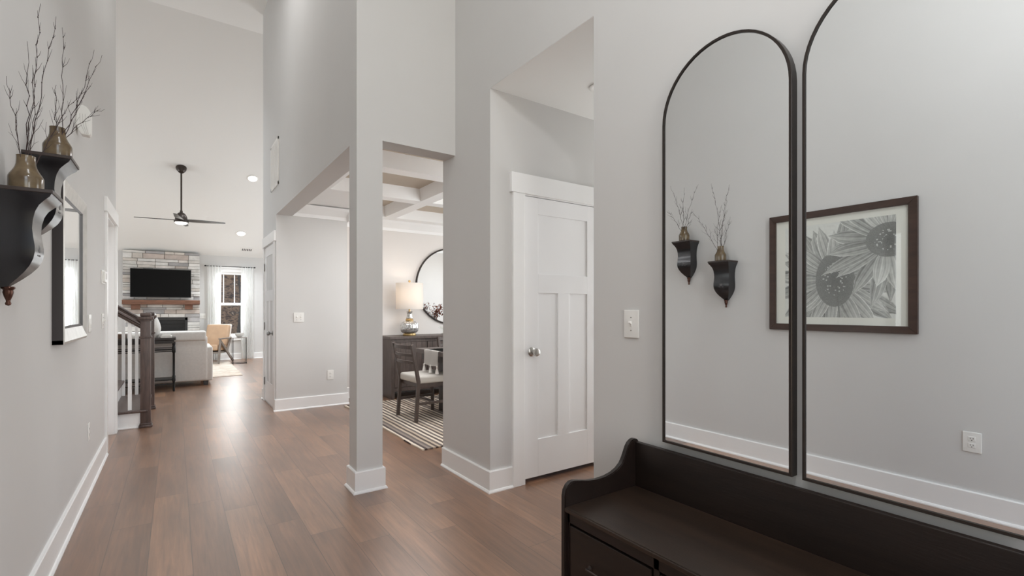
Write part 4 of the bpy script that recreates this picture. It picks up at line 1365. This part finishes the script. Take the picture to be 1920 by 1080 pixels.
# ------------------------------------------------------------------ sofa, console
t = thing('sofa', 'light grey sofa seen from behind in the living room', 'sofa', (-.6, 9.65, 0))
sx0, sx1, sy = -1.95, .43, 9.19
b = bm_new(); box(b, sx0, sx1, sy, sy + .23, .075, .79, .03, 4); box(b, sx0, sx1, sy + .1, sy + .95, .075, .33, .03, 3)
obj('frame', b, 'sofa', t, 40)
for x0, x1 in ((sx0 - .08, sx0 + .12), (sx1 - .12, sx1 + .075)):
    b = bm_new(); box(b, x0, x1, sy + .02, sy + .97, .07, .615, .025, 4); obj('arm', b, 'sofa', t, 40)
for i in range(3):
    w = (sx1 - sx0 - .02) / 3
    b = bm_new(); box(b, sx0 + .01 + i * w, sx0 + .005 + (i + 1) * w, sy - .016, sy + .33, .715, .872, .035, 5); obj('back_cushion', b, 'sofa', t, 50)
    b = bm_new(); box(b, sx0 + .12 + i * (w - .08), sx0 + .115 + (i + 1) * (w - .08), sy + .24, sy + .93, .33, .48, .04, 4); obj('seat_cushion', b, 'sofa', t, 50)
for x in (sx0 + .02, sx1 - .02):
    for y in (sy + .07, sy + .88):
        b = bm_new(); prism(b, [(x - .03, 0.0), (x + .03, 0.0), (x + .036, .08), (x - .036, .08)], 'y', y - .03, y + .03); obj('leg', b, 'dark_foot', t)

t = thing('console_table', 'dark metal console table standing behind the sofa', 'console table', (-.85, 8.95, 0))
cx0, cx1, cy0, cy1 = -1.55, .012, 8.77, 9.13
b = bm_new(); box(b, cx0, cx1, cy0 - .015, cy1 + .015, .762, .80, .006); box(b, cx0 + .02, cx1 - .02, cy0, cy1, .715, .762, .003); obj('top', b, 'dark_foot', t)
b = bm_new()
for z0 in (.59, .625):
    box(b, cx0 + .03, cx1 - .03, cy0 + .012, cy0 + .026, z0, z0 + .012); box(b, cx0 + .03, cx1 - .03, cy1 - .026, cy1 - .012, z0, z0 + .012)
obj('rail', b, 'black_iron', t)
b = bm_new(); box(b, cx0 + .03, cx1 - .03, cy0 + .01, cy1 - .01, .165, .182, .003); box(b, cx0 + .03, cx1 - .03, cy0 + .01, cy0 + .03, .105, .12, .003); obj('lower_shelf', b, 'black_iron', t)
for x in (cx0 + .03, cx1 - .025):
    for y in (cy0 + .02, cy1 - .02):
        b = bm_new(); lathe(b, [(0, 0), (.014, 0), (.016, .03), (.013, .06), (.015, .14), (.022, .16), (.022, .19), (.015, .21), (.015, .57), (.024, .585), (.024, .645), (.015, .665), (.02, .70), (.022, .72), (0, .72)], x, y, 16); obj('leg', b, 'black_iron', t, True)

t2_ = bm_new()
pv = [(0, 0), (.055, 0), (.062, .01), (.085, .06), (.098, .115), (.099, .15), (.088, .21), (.066, .27), (.046, .325), (.036, .355), (.030, .36), (.028, .35), (0, .33)]
lathe(t2_, [(r, .80 + z) for r, z in pv], -.268, 8.95, 72, flute=24, fdepth=.05)
tag(obj('ribbed_vase', t2_, 'ceramic', None, 50), 'white ribbed teardrop vase on the console behind the newel post', 'vase')
def book(x0, x1, y0, y1, z0, h, label, cov='page'):
    t = thing('book', label, 'book', ((x0 + x1) / 2, (y0 + y1) / 2, z0), 'books on the console table')
    b = bm_new(); box(b, x0, x1, y0, y1, z0, z0 + .003); box(b, x0, x1, y0, y1, z0 + h - .003, z0 + h); box(b, x0, x0 + .004, y0, y1, z0, z0 + h); obj('cover', b, cov, t)
    b = bm_new(); box(b, x0 + .003, x1 - .005, y0 + .005, y1 - .005, z0 + .003, z0 + h - .003); obj('pages', b, 'mat_board', t)
book(-.175, -.035, 8.83, 9.05, .80, .026, 'white book lying on console right of the ribbed vase, lower one')
book(-.165, -.05, 8.85, 9.03, .8262, .022, 'white book lying on console right of the ribbed vase, upper one', 'bowl')
book(-.56, -.40, 8.84, 9.06, .80, .03, 'white book lying on console left of newel post, lower of two')
book(-.55, -.41, 8.86, 9.04, .8302, .028, 'white book lying on console left of newel post, upper of two')
t = thing('storage_box', 'brown box on the console at the far left behind the balusters', 'box', (-.68, 8.95, .8))
b = bm_new(); box(b, -.78, -.58, 8.83, 9.05, .80, .845, .004); obj('body', b, 'brown_box', t)
b = bm_new(); box(b, -.785, -.575, 8.825, 9.055, .845, .865, .004); obj('lid', b, 'brown_box', t)

# living room rug
def rug_bm(x0, x1, y0, y1, z, wav=0.0, nx=40, ny=60, seed=1):
    bm = bm_new(); g = []
    for j in range(ny + 1):
        row = []
        for i in range(nx + 1):
            x = x0 + (x1 - x0) * i / nx; y = y0 + (y1 - y0) * j / ny
            if i in (0, nx): x += wav * noise.noise(Vector((seed, y * 3, 0)))
            if j in (0, ny): y += wav * noise.noise(Vector((x * 3, seed, 0)))
            row.append((x, y, z + (.002 * noise.noise(Vector((x * 5, y * 5, seed))))))
        g.append(row)
    T = [[bm.verts.new(p) for p in r] for r in g]
    Bt = [[bm.verts.new((p[0], p[1], .0005)) for p in r] for r in g]
    for j in range(ny):
        for i in range(nx):
            bm.faces.new((T[j][i], T[j][i + 1], T[j + 1][i + 1], T[j + 1][i]))
            bm.faces.new((Bt[j][i], Bt[j + 1][i], Bt[j + 1][i + 1], Bt[j][i + 1]))
    for j in range(ny):
        bm.faces.new((T[j][0], T[j + 1][0], Bt[j + 1][0], Bt[j][0])); bm.faces.new((T[j][nx], Bt[j][nx], Bt[j + 1][nx], T[j + 1][nx]))
    for i in range(nx):
        bm.faces.new((T[0][i], Bt[0][i], Bt[0][i + 1], T[0][i + 1])); bm.faces.new((T[ny][i], T[ny][i + 1], Bt[ny][i + 1], Bt[ny][i]))
    bmesh.ops.recalc_face_normals(bm, faces=bm.faces)
    return bm
tag(obj('area_rug', rug_bm(-1.9, 1.03, 10.16, 13.0, .010, .01, seed=4), 'faded_rug', None, 30), 'faded beige patterned rug beyond the sofa', 'rug')

# armchair (local: faces -y, origin under the seat)
t = thing('armchair', 'tan leather armchair with angled wood legs under the window', 'armchair', (0, 0, 0))
b = bm_new(); t2 = bmesh.new(); box(t2, -.24, .24, -.06, .06, 0, .50, .04, 5)
merge(b, t2, Matrix.Translation((0, .20, .36)) @ Matrix.Rotation(R(-15), 4, 'X')); obj('back_cushion', b, 'leather', t, 50)
b = bm_new(); t2 = bmesh.new(); box(t2, -.245, .245, -.015, .035, -.01, .515, .02, 4)
merge(b, t2, Matrix.Translation((0, .265, .36)) @ Matrix.Rotation(R(-15), 4, 'X')); obj('back_shell', b, 'chair_cream', t, 50, 'cream upholstered back shell')
b = bm_new(); t2 = bmesh.new(); box(t2, -.24, .24, -.30, .22, 0, .13, .04, 5); merge(b, t2, Matrix.Translation((0, 0, .27)) @ Matrix.Rotation(R(-5), 4, 'X')); obj('seat_cushion', b, 'leather', t, 50)
b = bm_new(); box(b, -.245, .245, -.26, .24, .225, .262, .006); obj('seat_frame', b, 'grey_wood', t)
for s in (-1, 1):
    x = s * .275
    b = bm_new(); bar(b, (x, -.30, 0), (x, -.22, .545), .03, .045); obj('front_leg', b, 'grey_wood', t)
    b = bm_new(); bar(b, (x, -.22, .50), (x, .40, 0), .03, .05); obj('rear_leg', b, 'grey_wood', t)
    b = bm_new(); box(b, x - .027, x + .027, -.26, .28, .535, .56, .006); obj('arm', b, 'grey_wood', t)
    b = bm_new(); bar(b, (x, .08, .22), (x, .30, .56), .028, .04); obj('back_post', b, 'grey_wood', t)
    b = bm_new(); box(b, min(x, s * .24), max(x, s * .24), -.20, -.16, .225, .255); box(b, min(x, s * .24), max(x, s * .24), .13, .17, .225, .255); obj('side_rail', b, 'grey_wood', t)
t.location = (.69, 12.84, .014); t.rotation_euler = (0, 0, R(-28))

# side table + bowl
t = thing('side_table', 'slim metal frame side table beside the tan armchair', 'side table', (1.2, 12.8, 0))
tx0, tx1, ty0, ty1 = 1.055, 1.335, 12.36, 12.62; ht = .585
b = bm_new(); box(b, tx0 - .005, tx1 + .005, ty0 - .005, ty1 + .005, ht - .014, ht, .003); obj('top', b, 'grey_wood', t)
b = bm_new()
for x in (tx0 + .008, tx1 - .008):
    for y in (ty0 + .008, ty1 - .008): box(b, x - .005, x + .005, y - .005, y + .005, 0, ht - .014)
box(b, tx0 + .001, tx1 - .001, ty0 + .001, ty0 + .015, 0, .010); box(b, tx0 + .001, tx1 - .001, ty1 - .015, ty1 - .001, 0, .010)
box(b, tx1 - .015, tx1 - .001, ty0, ty1, 0, .010); box(b, tx0 + .001, tx0 + .015, ty0, ty1, 0, .010)
obj('frame', b, 'black_iron', t)
b = bm_new(); lathe(b, [(0, ht), (.04, ht), (.05, ht + .006), (.082, ht + .045), (.088, ht + .095), (.082, ht + .095), (.075, ht + .05), (.04, ht + .015), (0, ht + .012)], 1.20, 12.50, 32)
tag(obj('bowl', b, 'bowl', None, 40), 'pale round bowl on the slim side table', 'bowl')


# ------------------------------------------------------------------ dining room
t = thing('sideboard', 'grey-brown plank sideboard against the dining room wall', 'sideboard', (3.15, 6.5, 0))
bx0, bx1, by0, by1, bt = 2.40, 3.95, 6.29, 6.72, .85
b = bm_new(); box(b, bx0 - .025, bx1 + .025, by0 - .025, by1, bt - .035, bt, .004); obj('top', b, 'dining_wood', t)
b = bm_new()
box(b, bx0, bx0 + .05, by0, by1, .0, bt - .035, .003); box(b, bx1 - .05, bx1, by0, by1, .0, bt - .035, .003)
box(b, bx0 + .05, bx1 - .05, by0 + .03, by1, .10, bt - .035); box(b, bx0 + .05, bx1 - .05, by0, by0 + .03, bt - .075, bt - .035); box(b, bx0 + .05, bx1 - .05, by0, by0 + .03, .10, .15)
obj('carcass', b, 'dining_wood', t)
for i in range(3):
    w = (bx1 - bx0 - .10) / 3
    x0 = bx0 + .05 + i * w + .004; x1 = x0 + w - .008
    b = bm_new()
    n = 6
    for k in range(n):
        box(b, x0 + k * (x1 - x0) / n + .0015, x0 + (k + 1) * (x1 - x0) / n - .0015, by0 + .006, by0 + .028, .155, bt - .08, .002)
    d = obj('door', b, 'dining_wood', t)
    b = bm_new(); tube(b, [(x1 - .04, by0 + .006, .55), (x1 - .04, by0 - .015, .545), (x1 - .04, by0 - .015, .445), (x1 - .04, by0 + .006, .44)], .005, 8); obj('handle', b, 'black_iron', d, True)

lx, ly = 2.735, 6.46
t = thing('table_lamp', 'mercury glass table lamp with white drum shade on the sideboard', 'lamp', (lx, ly, bt))
b = bm_new(); lathe(b, [(0, bt), (.088, bt), (.092, bt + .008), (.088, bt + .030), (.07, bt + .034), (0, bt + .034)], lx, ly, 40); lathe(b, [(0, bt + .215), (.05, bt + .205), (.056, bt + .215), (.056, bt + .225), (.046, bt + .235), (.05, bt + .245), (0, bt + .25)], lx, ly, 32); obj('base_ring', b, 'brass', t, True, 'brass foot and collar')
b = bm_new(); lathe(b, [(.06, bt + .033), (.10, bt + .042), (.122, bt + .065), (.128, bt + .10), (.128, bt + .145), (.118, bt + .178), (.09, bt + .198), (.05, bt + .208)], lx, ly, 72, flute=12, fdepth=.06); lathe(b, [(.044, bt + .245), (.038, bt + .27), (.034, bt + .30), (.038, bt + .325), (.045, bt + .342), (.030, bt + .346)], lx, ly, 48); obj('glass_body', b, 'mercury', t, 50, 'silvery mercury glass body')
b = bm_new(); lathe(b, [(0, bt + .345), (.012, bt + .345), (.012, bt + .40), (.018, bt + .405), (.018, bt + .47), (0, bt + .47)], lx, ly, 20)
tube(b, [(lx, ly, bt + .47), (lx, ly, bt + .755)], .004, 8); lathe(b, [(0, bt + .745), (.008, bt + .75), (.018, bt + .77), (.014, bt + .785), (0, bt + .79)], lx, ly, 20)
obj('stem', b, 'brass', t, True, 'brass stem and finial')
b = bm_new(); lathe(b, [(.192, bt + .375), (.190, bt + .745), (.188, bt + .745), (.190, bt + .375), (.192, bt + .375)], lx, ly, 56, cap=False)
obj('lamp_shade', b, 'shade', t, 40, 'white linen drum shade')
b = bm_new(); t2 = bmesh.new(); bmesh.ops.create_uvsphere(t2, u_segments=16, v_segments=10, radius=.03); merge(b, t2, Matrix.Translation((lx - .03, ly - .03, bt + .52)))
obj('bulb', b, emit('warm_bulb', (1, .66, .4), 6), t, True)
point('table_lamp_light', (lx - .03, ly - .03, bt + .56), 2.0, .035, (1.0, .80, .62))

t = thing('round_mirror', 'large round mirror with thin dark frame over the sideboard', 'mirror', (3.54, 6.76, 1.0))
mt = Matrix.Translation((3.545, 6.759, 1.58)) @ Matrix.Rotation(R(90), 4, 'X')
b = bm_new(); lathe(b, [(.572, 0), (.592, 0), (.592, .03), (.588, .034), (.576, .034), (.572, .030), (.572, 0)], seg=96, mtx=mt, cap=False); obj('frame', b, 'bronze_frame', t, 30, 'thin dark frame')
b = bm_new(); lathe(b, [(0, .012), (.573, .012), (.573, .018), (0, .018)], seg=96, mtx=mt); obj('mirror_glass', b, 'mirror', t)

# table
TX0, TX1, TY0, TY1, TZ = 2.36, 4.5, 4.50, 5.40, .76
t = thing('dining_table', 'dark wooden dining table on block trestle legs over the striped rug', 'dining table', (3.4, 4.95, 0))
b = bm_new(); box(b, TX0, TX1, TY0, TY1, TZ - .05, TZ, .004); obj('tabletop', b, 'dining_wood', t)
b = bm_new(); box(b, TX0 + .06, TX1 - .06, TY0 + .06, TY1 - .06, TZ - .13, TZ - .05); obj('apron', b, 'table_dark', t)
for x in (TX0 + .25, TX1 - .37):
    for y in (TY0 + .12, TY1 - .24):
        b = bm_new(); box(b, x, x + .12, y, y + .12, .015, TZ - .13, .004); obj('leg', b, 'table_dark', t)
    b = bm_new(); box(b, x + .02, x + .10, TY0 + .24, TY1 - .24, .07, .16); obj('stretcher', b, 'table_dark', t)

# runner with tassels over the table end
t = thing('table_runner', 'cream tasselled runner hanging over the dining table end', 'table runner', (TX0, 4.95, TZ))
b = bm_new(); ry0, ry1 = 4.77, 5.13
g = []
path = [(TX0 + 1.9, TZ + .006)] + [(TX0 + .02, TZ + .006), (TX0 - .004, TZ + .004), (TX0 - .009, TZ - .01), (TX0 - .012, TZ - .06), (TX0 - .014, TZ - .12), (TX0 - .016, TZ - .165)]
for (x, z) in path:
    row = []
    for i in range(13):
        a = i / 12; row.append(b.verts.new((x + .004 * math.sin(a * 14) * (z < TZ - .02), ry0 + (ry1 - ry0) * a, z + (.004 * math.sin(a * 9) if z < TZ - .15 else 0))))
    g.append(row)
for A, B in zip(g, g[1:]):
    for i in range(12): b.faces.new((A[i], A[i + 1], B[i + 1], B[i]))
ext = bmesh.ops.solidify(b, geom=b.faces[:], thickness=.004)
bmesh.ops.recalc_face_normals(b, faces=b.faces)
obj('cloth', b, 'linen', t, 50)
for y in (ry0 + .015, (ry0 + ry1) / 2, ry1 - .015):
    b = bm_new(); x = TX0 - .016; z = TZ - .165
    lathe(b, [(0, z + .01), (.008, z + .006), (.011, z - .002), (.007, z - .010), (.012, z - .03), (.018, z - .06), (.021, z - .078), (0, z - .078)], x, y, 20, flute=10, fdepth=.15)
    obj('tassel', b, 'linen', t, True)

# dining chair (local: faces +x, origin on the floor under the seat)
def make_chair(label):
    t = thing('dining_chair', label, 'chair', (0, 0, 0), 'dining chairs round the table')
    b = bm_new(); t2 = bmesh.new(); box(t2, -.215, .235, -.245, .245, .405, .485, .030, 5)
    for v in t2.verts:
        v.co.y *= 1 + .06 * (v.co.x / .23)
        if v.co.z > .47: v.co.z += .012 * (1 - (v.co.x / .25) ** 2) * (1 - (v.co.y / .25) ** 2)
    merge(b, t2); obj('seat', b, 'seat_fabric', t, 50, 'oatmeal upholstered seat')
    b = bm_new(); box(b, -.19, .21, -.22, .22, .36, .408, .004); obj('seat_frame', b, 'chair_wood', t)
    for s in (-1, 1):
        b = bm_new(); y = s * .225
        bar(b, (-.235, y, 0), (-.205, y, .44), .030, .036); bar(b, (-.206, y, .425), (-.285, y * 1.02, .83), .030, .036)
        obj('rear_leg', b, 'chair_wood', t)
        b = bm_new(); bar(b, (.215, s * .235, 0), (.20, s * .225, .40), .032, .032); obj('front_leg', b, 'chair_wood', t)
        b = bm_new(); box(b, -.21, .20, s * .225 - .009, s * .225 + .009, .175, .205, .003); obj('side_stretcher', b, 'chair_wood', t)
    b = bm_new(); box(b, -.02, .0, -.22, .22, .18, .20, .003); obj('cross_stretcher', b, 'chair_wood', t)
    for z, hh in ((.80, .042), (.715, .030), (.635, .030)):
        b = bm_new(); t2 = bmesh.new(); n = 10; g = []
        xo = -.206 - .079 * (z - .425) / .405
        for i in range(n + 1):
            a = -1 + 2 * i / n; y = a * .225; x = xo - .035 * (1 - a * a)
            g.append([t2.verts.new((x - .009, y, z - hh / 2)), t2.verts.new((x + .009, y, z - hh / 2)), t2.verts.new((x + .007, y, z + hh / 2)), t2.verts.new((x - .011, y, z + hh / 2))])
        for A, B in zip(g, g[1:]):
            for i in range(4): t2.faces.new((A[i], A[(i + 1) % 4], B[(i + 1) % 4], B[i]))
        t2.faces.new(g[0]); t2.faces.new(g[-1]); bmesh.ops.recalc_face_normals(t2, faces=t2.faces); merge(b, t2)
        obj('back_slat', b, 'chair_wood', t, 40)
    return t
ch = make_chair('ladder-back dining chair with pale seat at the runner end of the dining table')
c2 = copy_tree(ch); c2['label'] = 'ladder-back dining chair on the sideboard side of the table, cut by the pier'
ch.location = (2.335, 5.05, .017); ch.rotation_euler = (0, 0, R(3))
c2.location = (3.19, 5.72, .017); c2.rotation_euler = (0, 0, R(-90))

tag(obj('area_rug', rug_bm(1.755, 5.0, 3.875, 6.2, .013, .02, 60, 60, 2), 'stripe_rug', None, 30), 'brown and cream striped rug under the dining table', 'rug')

# dried arrangement on the table, seen in the round mirror
vx, vy = 4.05, 5.0
b = bm_new(); lathe(b, [(0, TZ + .008), (.05, TZ + .008), (.075, TZ + .05), (.08, TZ + .10), (.06, TZ + .16), (.045, TZ + .19), (.05, TZ + .20), (.042, TZ + .20), (.03, TZ + .15), (0, TZ + .03)], vx, vy, 32)
t = tag(obj('table_vase', b, 'mercury', None, 40), 'vase on dining table holding rust leaves, seen in round mirror', 'vase')
rnd = random.Random(3)
b = bm_new(); lv = bm_new()
for k in range(26):
    a = rnd.uniform(0, 6.28); r = rnd.uniform(.12, .36); hgt = rnd.uniform(.22, .46)
    p0 = Vector((vx, vy, TZ + .15)); p2 = Vector((vx + r * math.cos(a), vy + r * math.sin(a) * .8, TZ + .15 + hgt)); p1 = (p0 + p2) / 2 + Vector((0, 0, .07))
    tube(b, [p0, p1, p2], [.003, .002, .001], 5)
    for j in range(16):
        u = rnd.uniform(.25, 1)
        q = (p0 * (1 - u) ** 2 + p1 * 2 * u * (1 - u) + p2 * u * u) + Vector((rnd.uniform(-.03, .03), rnd.uniform(-.03, .03), rnd.uniform(-.02, .03)))
        t2 = bmesh.new(); l_ = rnd.uniform(.030, .052)
        vs = [t2.verts.new(c) for c in ((0, 0, 0), (l_ * .35, l_ * .5, .004), (0, l_, 0), (-l_ * .35, l_ * .5, .004))]
        t2.faces.new(vs)
        merge(lv, t2, Matrix.Translation(q) @ Matrix.Rotation(rnd.uniform(0, 6.3), 4, 'Z') @ Matrix.Rotation(rnd.uniform(-1.2, 1.2), 4, 'X'))
st = obj('dried_branches', b, 'twig', None, True); tag(st, 'spray of rust brown dried leaves, seen in the round mirror', 'dried arrangement')
obj('leaves', lv, 'leaf_rust', st)
b = bm_new(); lathe(b, [(0, bt), (.05, bt), (.06, bt + .006), (.02, bt + .015), (.012, bt + .06), (.05, bt + .09), (.07, bt + .115), (.066, bt + .115), (.045, bt + .09), (0, bt + .075)], 3.28, 6.5, 32)
tag(obj('glass_compote', b, 'glass', None, 40), 'small clear footed bowl on the sideboard beside the pier', 'bowl')
